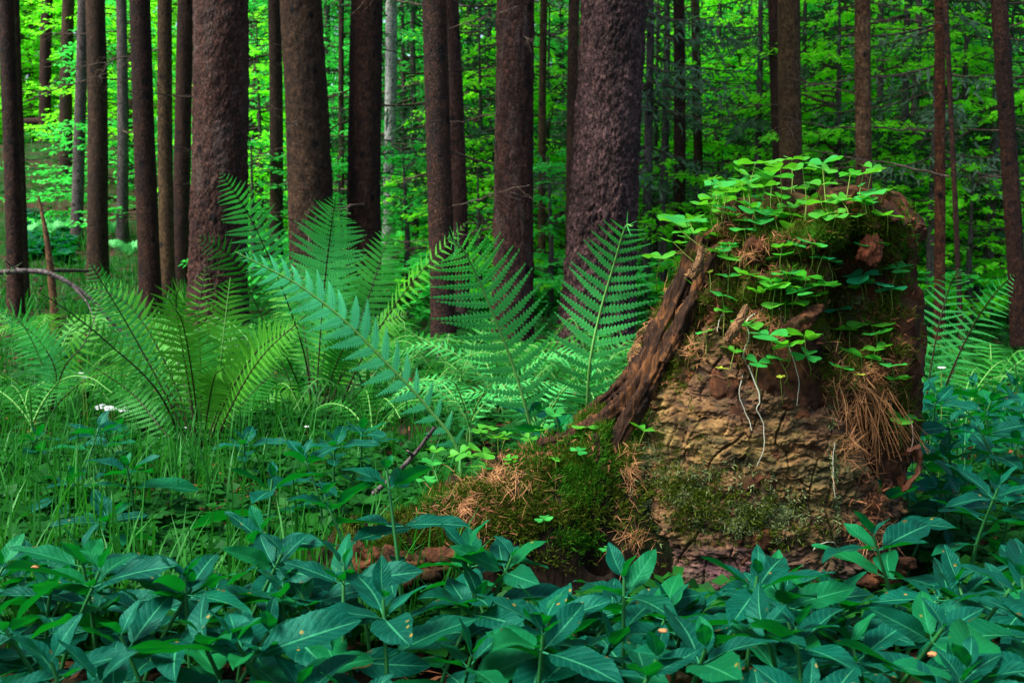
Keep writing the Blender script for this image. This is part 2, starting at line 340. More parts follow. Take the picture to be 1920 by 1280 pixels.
# ------------------------------------------------------------------ trees in the photo: x at top, x at row 430, width px, distance, base row, bark, label
T = [
 (8, 20, 30, 8.0, 600, 'bark_dark', 'dark brown spruce trunk cut by the left edge of the photo', 2),
 (28, 36, 24, 9.5, 590, 'bark_brown', 'slim brown trunk just right of the trunk at the left edge', 2),
 (92, 80, 22, 24, 240, 'bark_dark', 'thin black leaning trunk on top of the left slope', 3),
 (128, 127, 24, 19, 290, 'bark_brown', 'purplish trunk half hidden behind the trunk with the flared foot', 1),
 (152, 148, 22, 15, 402, 'bark_grey', 'pinkish bare trunk with a flared foot on the left slope', 0),
 (172, 182, 38, 11.5, 515, 'bark_brown', 'straight brown trunk right of the broken stake', 2),
 (228, 226, 21, 15, 500, 'bark_grey', 'slim greyish brown trunk with dark knots on the left', 1),
 (197, 198, 7, 26, 235, 'bark_pale', 'very thin white birch stem on the left slope', 0),
 (270, 278, 40, 8.5, 590, 'bark_dark', 'nearly black trunk left of the slender olive trunk', 3),
 (312, 317, 28, 9.5, 560, 'bark_olive', 'slender olive brown trunk between two dark trunks', 5),
 (345, 345, 32, 10.5, 550, 'bark_dark', 'black trunk close behind the left side of the big reddish spruce', 1),
 (408, 410, 104, 7.0, 690, 'bark_red', 'big reddish brown spruce trunk behind the tall fern fronds on the left', 0),
 (512, 514, 26, 11, 560, 'bark_brown', 'narrow brown trunk between the big reddish trunk and the wide brown trunk', 2),
 (566, 572, 82, 8.0, 640, 'bark_brown', 'wide brown spruce trunk with a knot, left of centre', 2),
 (615, 618, 13, 17, 480, 'bark_grey', 'thin grey stem right of the wide brown trunk', 0),
 (641, 643, 11, 14, 520, 'bark_brown', 'thinnest brown stem just left of the dark twiggy trunk', 1),
 (688, 692, 62, 8.2, 650, 'bark_dark', 'dark rough trunk bristling with dead twigs beside the white trunk', 9),
 (729, 731, 24, 13.5, 470, 'bark_pale', 'pale whitish trunk behind the dark twiggy trunk', 0),
 (810, 824, 48, 6.3, 705, 'bark_dark', 'dark brown trunk with its foot visible behind the central ferns', 7),
 (845, 856, 32, 9.0, 620, 'bark_red', 'purplish trunk touching the right side of a dark trunk', 3),
 (970, 961, 72, 6.6, 700, 'bark_red', 'reddish brown trunk with dark knots in the middle of the photo', 3),
 (1022, 1018, 15, 12, 600, 'bark_olive', 'slim brown stem between the two thick central trunks', 4),
 (1077, 1076, 22, 9.0, 600, 'bark_brown', 'narrow brown trunk hugging the left side of the thickest trunk', 2),
 (1148, 1133, 124, 6.6, 705, 'bark_plate', 'thickest spruce trunk with purplish scaly plated bark left of the stump', 2),
 (1269, 1271, 23, 11, 560, 'bark_dark', 'dark slim trunk, left one of the pair rising left of the stump', 4),
 (1304, 1307, 18, 12.5, 560, 'bark_brown', 'brown slim trunk, right one of the pair rising left of the stump', 3),
 (1459, 1463, 30, 10, 600, 'bark_dark', 'dark trunk half hidden by the grey brown trunk above the stump', 1),
 (1487, 1489, 44, 9.2, 600, 'bark_olive', 'grey brown trunk rising straight behind the stump top', 5),
 (1620, 1628, 31, 8.3, 620, 'bark_worn', 'reddish barkless trunk rising behind the right side of the stump', 6),
 (1648, 1652, 14, 12, 600, 'bark_grey', 'thin grey trunk hidden behind the reddish barkless trunk', 3),
 (1757, 1761, 20, 8.2, 695, 'bark_orange', 'slim reddish trunk right of the stump', 4),
 (1772, 1792, 10, 7.2, 720, 'bark_dark', 'very thin dark leaning stem right of the slim reddish trunk', 2),
 (1876, 1896, 32, 8.0, 690, 'bark_dark', 'dark leaning trunk near the right edge of the photo', 8),
]
FARX = [(1345, 14, 22, 'bark_grey'), (1372, 13, 20, 'bark_grey'), (1402, 12, 24, 'bark_dark'), (1235, 20, 22, 'bark_dark'), (1216, 12, 20, 'bark_grey'), (1800, 14, 19, 'bark_grey'),
        (1842, 14, 17, 'bark_dark'), (1705, 12, 21, 'bark_brown'), (482, 12, 20, 'bark_grey'), (466, 9, 24, 'bark_grey'), (884, 12, 20, 'bark_brown'), (908, 9, 25, 'bark_dark'),
        (62, 10, 30, 'bark_brown'), (245, 12, 22, 'bark_dark')]

# ------------------------------------------------------------------ ground height through control points
CP = []
for (xt, xb, wpx, d, yb, *_r) in T:
    q = P(xb + (xb - xt) / 430 * (yb - 430), yb, d); CP.append((q[0], q[1], q[2]))
for x in (-1.2, -.6, 0, .4, .8, 1.2, 1.7):
    for y in (-.5, .3, .8, 1.3, 1.7): CP.append((x, y, 0.0))
for x, y, z in ((-1.5, 2.6, -.02), (-.6, 2.6, -.04), (.2, 2.6, -.08), (1, 2.6, -.12), (1.8, 2.6, -.12), (-3, -3, 0), (3, -3, 0), (0, -6, 0), (-2, 4.2, -.05), (0, 4.2, -.22), (2, 4.2, -.28), (3.5, 4.5, -.35),
                (-14, 24, 2.3), (-8, 26, 2.6), (0, 26, 1.6), (8, 26, 1.5), (16, 26, 1.6), (25, 26, 1.8), (-25, 26, 3.4), (-30, 45, 7), (0, 45, 6), (30, 45, 6), (0, 90, 14), (-60, 90, 14), (60, 90, 14), (-60, 20, 6), (60, 20, 2), (0, -40, 0), (-40, -40, 0), (40, -40, 0), (8, 14, -.3), (4, 14, -.2), (-1, 14, .0), (12, 14, -.2)): CP.append((x, y, z))
CP = np.array(CP)
def G(x, y):
    x = np.asarray(x, float); y = np.asarray(y, float); sh = x.shape; x = x.ravel(); y = y.ravel()
    out = np.zeros(len(x))
    for s in range(0, len(x), 20000):
        xx, yy = x[s:s + 20000, None], y[s:s + 20000, None]
        d2 = (xx - CP[None, :, 0]) ** 2 + (yy - CP[None, :, 1]) ** 2; e = .02 + .012 * (xx ** 2 + yy ** 2)
        wt = 1 / (d2 + e) ** 1.5; out[s:s + 20000] = (wt * CP[None, :, 2]).sum(1) / wt.sum(1)
    return out.reshape(sh)
nu, nv = 300, 300
a = np.linspace(-1, 1, nu); b = np.linspace(-1, 1, nv)
gx = np.sinh(a * 5.0) / np.sinh(5.0) * 160; gy = np.sinh(b * 5.0) / np.sinh(5.0) * 160 + 1.5
X, Y = np.meshgrid(gx, gy, indexing='ij'); Z = G(X, Y)
rr = np.hypot(X, Y); Z = Z + .012 * fbm(stack(X * 9, Y * 9, X * 0), 3) * np.minimum(1, 6 / (rr + .1)) + .05 * fbm(stack(X * .8, Y * .8, X * 0), 5) * sst(3, 8, rr)
mb = MB().add(stack(X, Y, Z), grid_faces(nu, nv)[:, ::-1])
tag(mb.build('ground', M['ground']), kind='structure')

# ------------------------------------------------------------------ dead branches
def branch_mesh(seed, L=.8, r=.006):
    rs = np.random.RandomState(seed); mb = MB(); n = 14
    t = np.linspace(0, 1, n); p = np.zeros((n, 3)); p[:, 0] = t * L
    p[:, 2] = np.cumsum(rs.normal(0, .006, n)) * L * 2 + (-.20 * t + .16 * t * t) * L * rs.uniform(-.5, 1.3); p[:, 1] = np.cumsum(rs.normal(0, .008, n)) * L * 2
    mb.add(*tube(p, r * (1 - .8 * t) + .0008, 5))
    for k in range(rs.randint(8, 19)):
        i = rs.randint(3, n - 1); m = 7; tt = np.linspace(0, 1, m); l = L * rs.uniform(.12, .4)
        dr = nrm([rs.uniform(.3, 1), rs.uniform(-1, 1), rs.uniform(-.7, .3)])
        q = p[i] + tt[:, None] * dr * l + np.cumsum(rs.normal(0, .012 * l * 3, (m, 3)), 0) * (tt[:, None] > 0) + np.array([0, 0, -.15]) * (tt[:, None] ** 2) * l
        q[0] = p[i]
        mb.add(*tube(q, r * .30 * (1 - .8 * tt) + .0006, 4))
        if rs.rand() < .5:
            j = 3; q2 = q[j] + tt[:, None] * nrm(dr + rs.normal(0, .5, 3)) * l * .5; mb.add(*tube(q2, r * .25 * (1 - .7 * tt) + .0005, 3))
    o = mb.build('dead_branch', M['twig'], link=False); return o
BR = [branch_mesh(100 + i, L=(.9, .6, 1.1, .75, .45, 1.3, .3, .2)[i], r=(.007, .005, .009, .005, .004, .010, .006, .005)[i]) for i in range(8)]

# ------------------------------------------------------------------ crowns
def beech_crown(seed, h, r, nb, size=.062, dens=1.0, zlo=.12):
    rs = np.random.RandomState(seed); mb = MB(); lb = MB()
    for k in range(nb):
        z = h * (zlo + (1 - zlo) * rs.rand()); az = rs.rand() * 2 * np.pi
        L = r * rs.uniform(.6, 1.1) * (1 - .55 * (z / h) ** 2); m = 9; t = np.linspace(0, 1, m)
        dr = np.array([math.cos(az), math.sin(az), 0]); p = np.array([0, 0, z]) + t[:, None] * dr * L
        p[:, 2] += (.30 * t - .38 * t * t) * L * rs.uniform(.5, 1.3); p += np.cumsum(rs.normal(0, .02, (m, 3)), 0) * L; p[0] = (0, 0, z)
        lb.add(*tube(p, .010 * (1 - .85 * t) * L + .0015, 4)); S = np.array([-dr[1], dr[0], 0])
        nt_ = int(7 * L / .8) + 4
        for j in range(nt_):
            f = rs.uniform(.2, 1.); b0 = p[min(m - 1, int(f * (m - 1)))]; sgn = rs.choice([-1, 1]); tl = L * rs.uniform(.22, .45) * (1.15 - f * .6)
            td = nrm(dr * rs.uniform(.4, 1) + S * sgn * rs.uniform(.3, 1) + np.array([0, 0, rs.uniform(-.22, .12)]))
            nl = max(4, int(tl / size * 2.1 * dens)); g = rs.rand(nl); O = b0 + (g * tl)[:, None] * td + rs.normal(0, size * .28, (nl, 3)) * np.array([1, 1, .5])
            sd_ = np.cross(td, [0, 0, 1]); yd = td[None] * rs.uniform(.2, 1, (nl, 1)) + sd_[None] * rs.uniform(-1, 1, (nl, 1)) + rs.normal(0, .18, (nl, 3)); yd[:, 2] -= .12
            zn = rs.normal(0, .38, (nl, 3)); zn[:, 2] += 1
            stamp(mb, LEAF_V, LEAF_F, LEAF_A, O, yd, zn, size * rs.uniform(.7, 1.25, nl), rs.rand(nl), 1.15)
    return mb, lb
def spruce_crown(seed, h, r, nb, size=.05, step=.05):
    rs = np.random.RandomState(seed); mb = MB(); lb = MB()
    for k in range(nb):
        f = rs.rand(); z = h * f; az = rs.rand() * 2 * np.pi; L = r * (1 - .8 * f) * rs.uniform(.7, 1.1); m = 10; t = np.linspace(0, 1, m)
        dr = np.array([math.cos(az), math.sin(az), 0]); p = np.array([0, 0, z]) + t[:, None] * dr * L; p[:, 2] += (-.35 * t + .22 * t * t) * L; S = np.array([-dr[1], dr[0], 0])
        lb.add(*tube(p, .012 * (1 - .8 * t) * L + .001, 4))
        for q in np.arange(.12, 1, step / L):
            b0 = np.array([np.interp(q, t, p[:, i]) for i in range(3)])
            for sgn in (-1, 1):
                tl = L * .30 * (1.1 - q) * rs.uniform(.5, 1.2) + .04; td = nrm(dr * .7 + S * sgn * rs.uniform(.6, 1) + np.array([0, 0, rs.uniform(-.7, -.1)]))
                nl = max(3, int(tl / size * 1.8)); g = np.linspace(.05, 1, nl); O = b0 + (g * tl)[:, None] * td + np.array([0, 0, -.25]) * ((g ** 2) * tl)[:, None]
                yd = td[None] + rs.normal(0, .55, (nl, 3)); yd[:, 2] -= .3
                stamp(mb, BL_V, BL_F, BL_A, O, yd, rdir_rs(rs, nl), size * rs.uniform(.7, 1.3, nl), rs.rand(nl), .30)
    return mb, lb
def rdir_rs(rs, n): return nrm(rs.normal(size=(n, 3)) + np.array([0, 0, .8]))
def proto(mbs, names, mats):
    return [m.build(n, mt, link=False) for m, n, mt in zip(mbs, names, mats)]
BEECH = []
for i, (h, r, nb) in enumerate(((4.6, 1.7, 95), (3.2, 1.4, 70), (6.0, 2.0, 120), (1.4, .9, 34))):
    c, l = beech_crown(20 + i, h, r, nb); BEECH.append(proto((c, l), ('crown', 'limbs'), (M['beech'], M['twig'])))
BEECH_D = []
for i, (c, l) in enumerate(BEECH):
    me = c.data.copy(); me.materials.clear(); me.materials.append(M['beech_deep']); c2 = bpy.data.objects.new('crown', me); BEECH_D.append((c2, l))  # same crowns in deeper green: understorey shade put into the leaf colour
SPR = [proto(spruce_crown(40 + i, h, r, nb, .075, .09), ('crown', 'limbs'), (M[mt], M['twig'])) for i, (h, r, nb, mt) in enumerate(((5., 1.8, 42, 'spruce'), (4., 1.5, 36, 'spruce_pale')))]
SHADE_CANOPY = proto(spruce_crown(60, 9., 2.6, 46, .30, .30), ('crown', 'limbs'), (M['spruce'], M['twig']))  # unseen crowns above the frame, added to shade the wood below

# ------------------------------------------------------------------ spruce trunks
def plates(Pp, s, sc):
    f1, f2, c = worley(Pp * np.array([sc, sc, sc * .62]) + .35 * vnoise(Pp * 60, s)[..., None], s)
    return sst(.02, .30, f2 - f1) * (.55 + .45 * c) + .35 * c
tree_i = 0
def tree(xt, xb, wpx, d, yb, bark, label, nbr, group=None, shade_canopy=True):
    global tree_i; tree_i += 1; rs = np.random.RandomState(tree_i + 500)
    p0 = P(xt, 0, d); p1 = P(xb, 430, d); sl_ = (p0 - p1) / (p0[2] - p1[2]); zb = float(G(p1[0], p1[1]))
    base = p1 + sl_ * (zb - p1[2]); base[2] = float(G(base[0], base[1])); H = 13.
    sl_ = np.array([sl_[0], 0., 1.]); r0 = wpx * d / FPX / 2
    hero = wpx > 60
    zs = np.concatenate([np.arange(-.15, 2.6 if d < 14 else 5, .010 if wpx > 100 else (.02 if hero else .05)), np.linspace(2.7 if d < 14 else 5.1, H, 20)])
    n = 260 if wpx > 100 else (130 if hero else 26); th = np.linspace(0, 2 * np.pi, n, endpoint=False)
    TH, ZZ = np.meshgrid(th, zs); TH = TH.T.T
    R = r0 * (1 - .45 * np.clip(ZZ / H, 0, 1)) * (1 + .32 * np.exp(-np.maximum(ZZ + .05, 0) / (.12 + r0 * .6)) * (1 + .35 * np.sin(TH * 5 + tree_i)))
    U = stack(np.cos(TH), np.sin(TH), ZZ * 0)
    q = stack(U[..., 0] * r0, U[..., 1] * r0, ZZ)
    R = R * (1 + .030 * fbm(stack(U[..., 0] * 1.5, U[..., 1] * 1.5, ZZ * 2.2) + tree_i * 3.1, 3))
    if hero:
        amp, sc_ = {'bark_plate': (.019, 27), 'bark_red': (.0085, 46)}.get(bark, (.006, 50))
        low = .55 + .6 * sst(1.4, .3, ZZ)
        R = R + amp * low * plates(q, tree_i, sc_) + .004 * fbm(q * 25, 8)
    bend = .03 * np.sin(ZZ * .8 + tree_i) * (1 if d > 7.5 else .4) * (.02 + r0) / .1
    V = stack(base[0] + sl_[0] * ZZ + bend * (ZZ > 0) + R * U[..., 0], base[1] + R * U[..., 1], base[2] + ZZ)
    mb = MB().add(V, grid_faces(len(zs), n, True))
    root = empty('spruce_tree', base, label, 'tree', group)
    mb.build('trunk', M[bark], root, base)
    if shade_canopy and rs.rand() < .6 and xt < 620:  # unseen crowns on left trees only, keeping the right background lit
        for s in SHADE_CANOPY:
            mtx = Matrix.Translation((sl_[0] * 6, 0, 6.2 + rs.rand())) @ Matrix.Rotation(rs.rand() * 6, 4, 'Z'); inst(s, root, mat=mtx)
    zt = (P(xt, 0, d)[2] - base[2]); zl = .25 * zt
    for k in range(int(nbr * 2.4)):
        z = zl + (zt * 1.05 - zl) * (k + rs.rand()) / nbr; side = 0 if rs.rand() < .55 else math.pi
        az = side + rs.normal(0, .55); s = BR[rs.randint(0, 8)]
        mtx = Matrix.Translation((sl_[0] * z + math.cos(az) * r0 * .85, math.sin(az) * r0 * .85, z)) @ Matrix.Rotation(az, 4, 'Z') @ Matrix.Rotation(rs.normal(0.0, .18), 4, 'Y') @ Matrix.Diagonal((*(rs.uniform(.5, 1.2) * (.8 + .02 * d),) * 3, 1))
        inst(s, root, mat=mtx)
    return root
for t_ in T: tree(*t_)
for i, (x, wpx, d, bk) in enumerate(FARX):
    tree(x + 4 * math.sin(i * 3), x, wpx, d, 430, bk, 'dim thin trunk far back among the bright leaves', 2, 'distant slender trunks behind the leaves', shade_canopy=False)

# ------------------------------------------------------------------ leafy saplings behind
def sapling(px, d, kind, protos, label, cat, group, scale=1., lift=0.):
    x = (px - 960) / FPX * d; z = float(G(x, d)) + lift
    root = empty(kind, (x, d, z), label, cat, group, (0, 0, random.random() * 6.28), scale)
    c, l = protos; inst(c, root); inst(l, root)
    h = max(v.co.z for v in list(l.data.vertices)[::7]); key = 'stem%d' % round(h * 10)
    if key not in STEMS:
        STEMS[key] = MB().add(*tube([[0, 0, -lift - .1], [.03, 0, h * .4], [0, .02, h * .98]], [.035 + .004 * h, .02 + .003 * h, .006], 8)).build('trunk', M['bark_grey'], link=False)
    inst(STEMS[key], root)
STEMS = {}
LB = 'bright yellow green beech sapling with tiers of small leaves in the understorey'
LD = 'beech sapling with understorey shade put into its deeper green leaf colour'
LS = 'grey green young spruce with drooping needle sprays between the trunks'
GB, GD, GS = 'bright beech saplings behind the trunks', 'beech saplings coloured as shaded behind the trunks', 'young spruces behind the trunks'
rs = np.random.RandomState(3)
for px, d, k, br in [(1500, 12.5, 0, 1), (1590, 14, 2, 0), (1690, 13, 0, 1), (1380, 14, 0, 1), (1430, 16.5, 2, 0), (1230, 13, 1, 1), (1300, 17, 2, 1), (1830, 13.5, 0, 1), (1940, 16, 2, 1), (1560, 17, 2, 1), (1730, 18, 2, 1),
                     (900, 13, 1, 1), (1030, 13.5, 1, 1), (880, 17, 2, 0), (1050, 17, 2, 0), (760, 15, 0, 0), (650, 16.5, 0, 0), (490, 15, 1, 1), (470, 19, 2, 0), (1880, 10.5, 1, 1), (1240, 10.5, 3, 1), (1560, 10.5, 1, 1), (1680, 10.2, 3, 1), (900, 10, 3, 1), (1030, 10.2, 3, 0), (760, 11, 3, 0),
                     (1820, 9.5, 3, 1), (1380, 10.5, 3, 1), (640, 11, 3, 0), (240, 16, 1, 0), (250, 20, 0, 1), (480, 11, 3, 0),
                     (50, 29, 2, 1), (110, 31, 2, 1), (160, 29, 2, 1), (210, 30, 2, 1), (260, 31, 2, 1), (320, 27, 2, 1), (0, 32, 2, 1), (430, 26, 2, 1), (500, 27, 2, 0), (600, 24, 2, 0), (700, 24, 2, 0), (800, 22, 2, 0), (950, 22, 2, 1), (1120, 22, 2, 0), (1290, 22, 2, 0), (1480, 23, 2, 1), (1640, 23, 2, 0), (1860, 22, 2, 0),
                     (1760, 12, 1, 1), (1470, 11, 3, 1), (1600, 20, 2, 1), (1330, 20, 0, 1), (1180, 18, 2, 0), (1960, 12, 0, 0)]:
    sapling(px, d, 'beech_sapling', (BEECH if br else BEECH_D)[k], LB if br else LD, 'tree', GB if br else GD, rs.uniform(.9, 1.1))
for px, d, k in [(1225, 14.5, 1), (920, 15, 1), (1795, 15, 0), (1560, 19, 0), (1740, 16.5, 1), (760, 19, 0), (1050, 20, 1), (1650, 15, 0), (1900, 18, 0), (1400, 19, 1), (470, 22, 1), (1850, 12, 0), (860, 13.5, 0), (780, 14.5, 0), (1240, 12, 1), (1340, 15, 0), (1540, 13, 0), (1700, 11.5, 0), (1120, 15, 1), (950, 12.5, 0), (1800, 11, 1), (1745, 9.6, 1), (1850, 10.2, 0), (1690, 10.8, 0), (1415, 11.5, 1), (1210, 10.5, 1)]:
    sapling(px, d, 'young_spruce', SPR[k], LS, 'tree', GS, rs.uniform(.9, 1.2), .9)
# far wood closing the view all round the back
mb = MB(); n = 70000
az = RS.uniform(-1.05, 1.05, n); rad = RS.uniform(33, 46, n); x = np.sin(az) * rad; y = np.cos(az) * rad; zg = G(x, y)
z = zg + RS.rand(n) ** .9 * 16
O = stack(x, y, z); cl = vnoise(O * np.array([.45, .45, .6]), 4) > -.35; O = O[cl]
zn = RS.normal(0, .5, (len(O), 3)); zn[:, 2] += .8; zn[:, 1] -= .3
stamp(mb, LEAF_V, LEAF_F, LEAF_A, O, rdir(len(O)), zn, RS.uniform(.35, .75, len(O)), RS.rand(len(O)), 1.3)
tag(mb.build('far_wood', M['far']), 'dense green wood closing the view far behind all the trunks', 'woodland', kind='stuff')

# ------------------------------------------------------------------ stump
SD = 1.55                                        # distance of the stump axis
LEFT = [(340, 1420), (372, 1375), (400, 1345), (430, 1325), (520, 1285), (620, 1238), (680, 1210), (720, 1192), (800, 1160), (900, 1148), (1040, 1150), (1150, 1150)]
RIGHT = [(340, 1640), (372, 1660), (400, 1694), (430, 1702), (520, 1706), (600, 1700), (680, 1703), (720, 1708), (800, 1690), (900, 1668), (1040, 1655), (1150, 1660)]
zl = np.array([P(960, y, SD)[2] for y, _ in LEFT])[::-1]; xl = np.array([P(x, y, SD)[0] for y, x in LEFT])[::-1]; xr = np.array([P(x, y, SD)[0] for y, x in RIGHT])[::-1]
ZTOP = .512
def body_R(TH, ZZ):
    cx = (np.interp(ZZ, zl, xl) + np.interp(ZZ, zl, xr)) / 2; rx = (np.interp(ZZ, zl, xr) - np.interp(ZZ, zl, xl)) / 2
    ry = np.interp(ZZ, [-.1, .1, .3, .5], [.215, .20, .175, .15])
    return cx, rx, ry
def bark_edge(px):   # height of the bark's ragged upper rim for a picture column
    return np.interp(px, [1100, 1190, 1230, 1300, 1360, 1420, 1480, 1540, 1575, 1610, 1650, 1700], [.28, .315, .335, .345, .33, .285, .270, .265, .22, .175, .13, .08])
nt_, nz_ = 640, 400
th = np.linspace(0, 2 * np.pi, nt_, endpoint=False); zz = np.linspace(-.10, ZTOP, nz_)
TH, ZZ = np.meshgrid(th, zz); cx, rx, ry = body_R(TH, ZZ)
U = stack(np.cos(TH), np.sin(TH), ZZ * 0); base = stack(cx + rx * U[..., 0], SD + ry * U[..., 1], ZZ)
up = sst(.22, .36, ZZ)
px_, py_ = proj(base)
front = U[..., 1] < .25
disp = (.016 + .020 * up) * fbm(base * np.array([13, 13, 9]), 11, 4, .55) + .010 * fbm(base * 60, 12, 3)
f1, f2, c = worley(base * np.array([26, 26, 20]) + .5 * vnoise(base * 25, 4)[..., None], 21)
disp += up * (.016 * (c - .5) + .007 * sst(0, .25, f2 - f1))
fl = worley(stack(TH * 14 + .6 * vnoise(base * 18, 9), ZZ * 3.5, ZZ * 0), 31)   # upright splinters on the left flank
lm = sst(1330, 1230, px_) * front
disp = disp * (1 - .55 * lm) + lm * (.012 * sst(0, .4, fl[1] - fl[0]) + .012 * (fl[2] - .5))
def hole(x, y, rx_, ry_, dep):
    global disp
    q = ((px_ - x) / rx_) ** 2 + ((py_ - y) / ry_) ** 2; disp = disp - front * dep * np.exp(-q)
hole(1640, 545, 55, 80, .12); hole(1625, 470, 35, 35, .04); hole(1345, 460, 45, 25, .06); hole(1500, 475, 70, 22, .05); hole(1560, 600, 50, 22, .06); hole(1330, 520, 45, 18, .035)
hole(1620, 650, 30, 30, .03); hole(1450, 590, 60, 16, .03); hole(1555, 790, 18, 45, .03); hole(1400, 500, 60, 16, .03)
disp += front * .030 * np.exp(-((px_ - 1530) / 45) ** 2 - ((py_ - 640) / 20) ** 2)
RR = 1 + 0 * ZZ
topf = np.sqrt(np.clip((ZTOP - ZZ) / .04, 0, 1)); topf = .45 + .55 * topf           # rounds off towards the top
disp = np.clip(disp, -.2, .016)
V = stack(cx + (rx * topf + disp) * U[..., 0], SD + (ry * topf + disp) * U[..., 1], ZZ + .026 * vnoise(stack(U[..., 0] * 3.2, U[..., 1] * 3.2, ZZ * 0), 15) * sst(.42, .50, ZZ) + .010 * fbm(base * 30, 5) + .010 * up * (c - .5))
BODY = V
mb = MB().add(V, grid_faces(nz_, nt_, True)); ctr = V[-1].mean(0)
k0 = mb.n; ring = (nz_ - 1) * nt_ + np.arange(nt_)
mb.V.append(ctr[None] + np.array([[0, 0, .004]])); mb.A.append(np.zeros((1, 3))); mb.n += 1
mb.F.append(np.stack([ring, np.roll(ring, -1), np.full(nt_, k0)], -1))
S0 = np.array([P(1440, 1040, SD)[0], SD, 0.])
STUMP = empty('tree_stump', S0, 'rotten mossy tree stump overgrown with wood sorrel, large on the right', 'stump')
mb.build('rotten_wood', M['rotten'], STUMP, S0)
# bark shell
nb_, nzb = 620, 420
thb = np.linspace(math.radians(176), math.radians(372), nb_); zb = np.linspace(-.08, .37, nzb)
TH, ZZ = np.meshgrid(thb, zb); cx, rx, ry = body_R(TH, ZZ); U = stack(np.cos(TH), np.sin(TH), ZZ * 0); base = stack(cx + rx * U[..., 0], SD + ry * U[..., 1], ZZ)
pxb, pyb = proj(base)
wb = base + .008 * stack(vnoise(base * 40, 2), vnoise(base * 40, 3), vnoise(base * 40, 5)) + .003 * stack(vnoise(base * 130, 2), vnoise(base * 130, 3), vnoise(base * 130, 5))
f1, f2, c1 = worley(wb * np.array([34, 34, 52]), 51); g1, g2, c2 = worley(wb * np.array([120, 120, 150]), 61)
crack = sst(.0, .09, f2 - f1); fq = fbm(wb * np.array([30, 30, 78]), 66, 5, .6) * 3.2; fr = fq - np.floor(fq); terr = (np.floor(fq) + sst(.0, .30, fr)) / 3.2
h_ = .0062 * terr + .0016 * fbm(base * np.array([150, 150, 260]), 8, 3) + .0022 * c1 + .0018 * crack
rid = np.abs(fbm(wb * np.array([24, 24, 40]), 90, 4)); h_ -= .0045 * (1 - sst(0, .07, rid)) * (vnoise(base * 15, 12) > -.1)
vert = worley(stack(TH * 5.0 + .35 * vnoise(base * 22, 19), ZZ * 9.0 + .4 * vnoise(base * 20, 29), ZZ * 0), 71); deep = sst(.0, .05, vert[1] - vert[0]); h_ = h_ * (.5 + .5 * deep) - .006 * (1 - deep)
h_ = .85 * h_ + .009 * fbm(base * 9, 23, 3) + .017
Vb = base + h_[..., None] * U
Vb[..., 2] += .002 * fbm(base * 50, 14)
keep = ZZ < (bark_edge(pxb) + .016 * fbm(base * np.array([30, 30, 10]), 17, 4) + .01 * (c1 - .5))
keep &= ~((pxb > 1665)); keep &= ~((pxb < 1205) & (ZZ > .30 - (1205 - pxb) * .0018))
F = grid_faces(nzb, nb_); kf = keep.ravel()[F].all(1); F = F[kf]
used = np.unique(F); remap = -np.ones(nzb * nb_, int); remap[used] = np.arange(len(used))
mb = MB().add(Vb.reshape(-1, 3)[used], remap[F]); bo = mb.build('bark', M['stump_bark'], STUMP, S0)
sm = bo.modifiers.new('thick', 'SOLIDIFY'); sm.thickness = .011; sm.offset = -1
BARKV = Vb.reshape(-1, 3)[used]
# root buttress to the left
RP = curve([P(1215, 760, 1.50), P(1130, 795, 1.47), P(1040, 822, 1.44), P(950, 862, 1.42), P(860, 905, 1.40), P(760, 955, 1.38), P(660, 985, 1.37), P(590, 1010, 1.36)], 60)
RP[:, 2] = np.linspace(RP[0, 2], RP[-1, 2], 60) * .25 + RP[:, 2] * .75
gx = np.arange(-.36, .26, .0021); gy = np.arange(1.18, 1.74, .0024)
X, Y = np.meshgrid(gx, gy, indexing='ij'); Q = stack(X, Y, X * 0)
best = np.full(X.shape, 9.); zr = np.zeros(X.shape); wd = np.zeros(X.shape)
for i in range(60):
    wi = .150 - .085 * (i / 59) ** .8; dd = np.hypot(X - RP[i, 0], (Y - RP[i, 1]) * np.where(Y < RP[i, 1], 1.15, .85)) / wi
    m = dd < best; best = np.where(m, dd, best); zr = np.where(m, RP[i, 2], zr)
prof = np.sqrt(np.clip(1 - np.clip(best, 0, 1) ** 2.2, 0, 1))
Zr = -.05 + (zr + .05) * prof
Zr += (.016 * fbm(Q * 16, 41) + .012 * fbm(Q * 45, 42, 3)) * (prof > .02)
pr_, qr_ = proj(stack(X, Y, Zr)); Zr -= .11 * np.exp(-((pr_ - 1125) / 36) ** 2 - ((qr_ - 965) / 65) ** 2)
F = grid_faces(len(gx), len(gy))[:, ::-1]; kp = (best < 1.02).ravel()[F].all(1); F = F[kp]; used = np.unique(F); remap = -np.ones(X.size, int); remap[used] = np.arange(len(used))
ROOTV = stack(X, Y, Zr).reshape(-1, 3)[used]
MB().add(ROOTV, remap[F]).build('root', M['root_soil'], STUMP, S0)
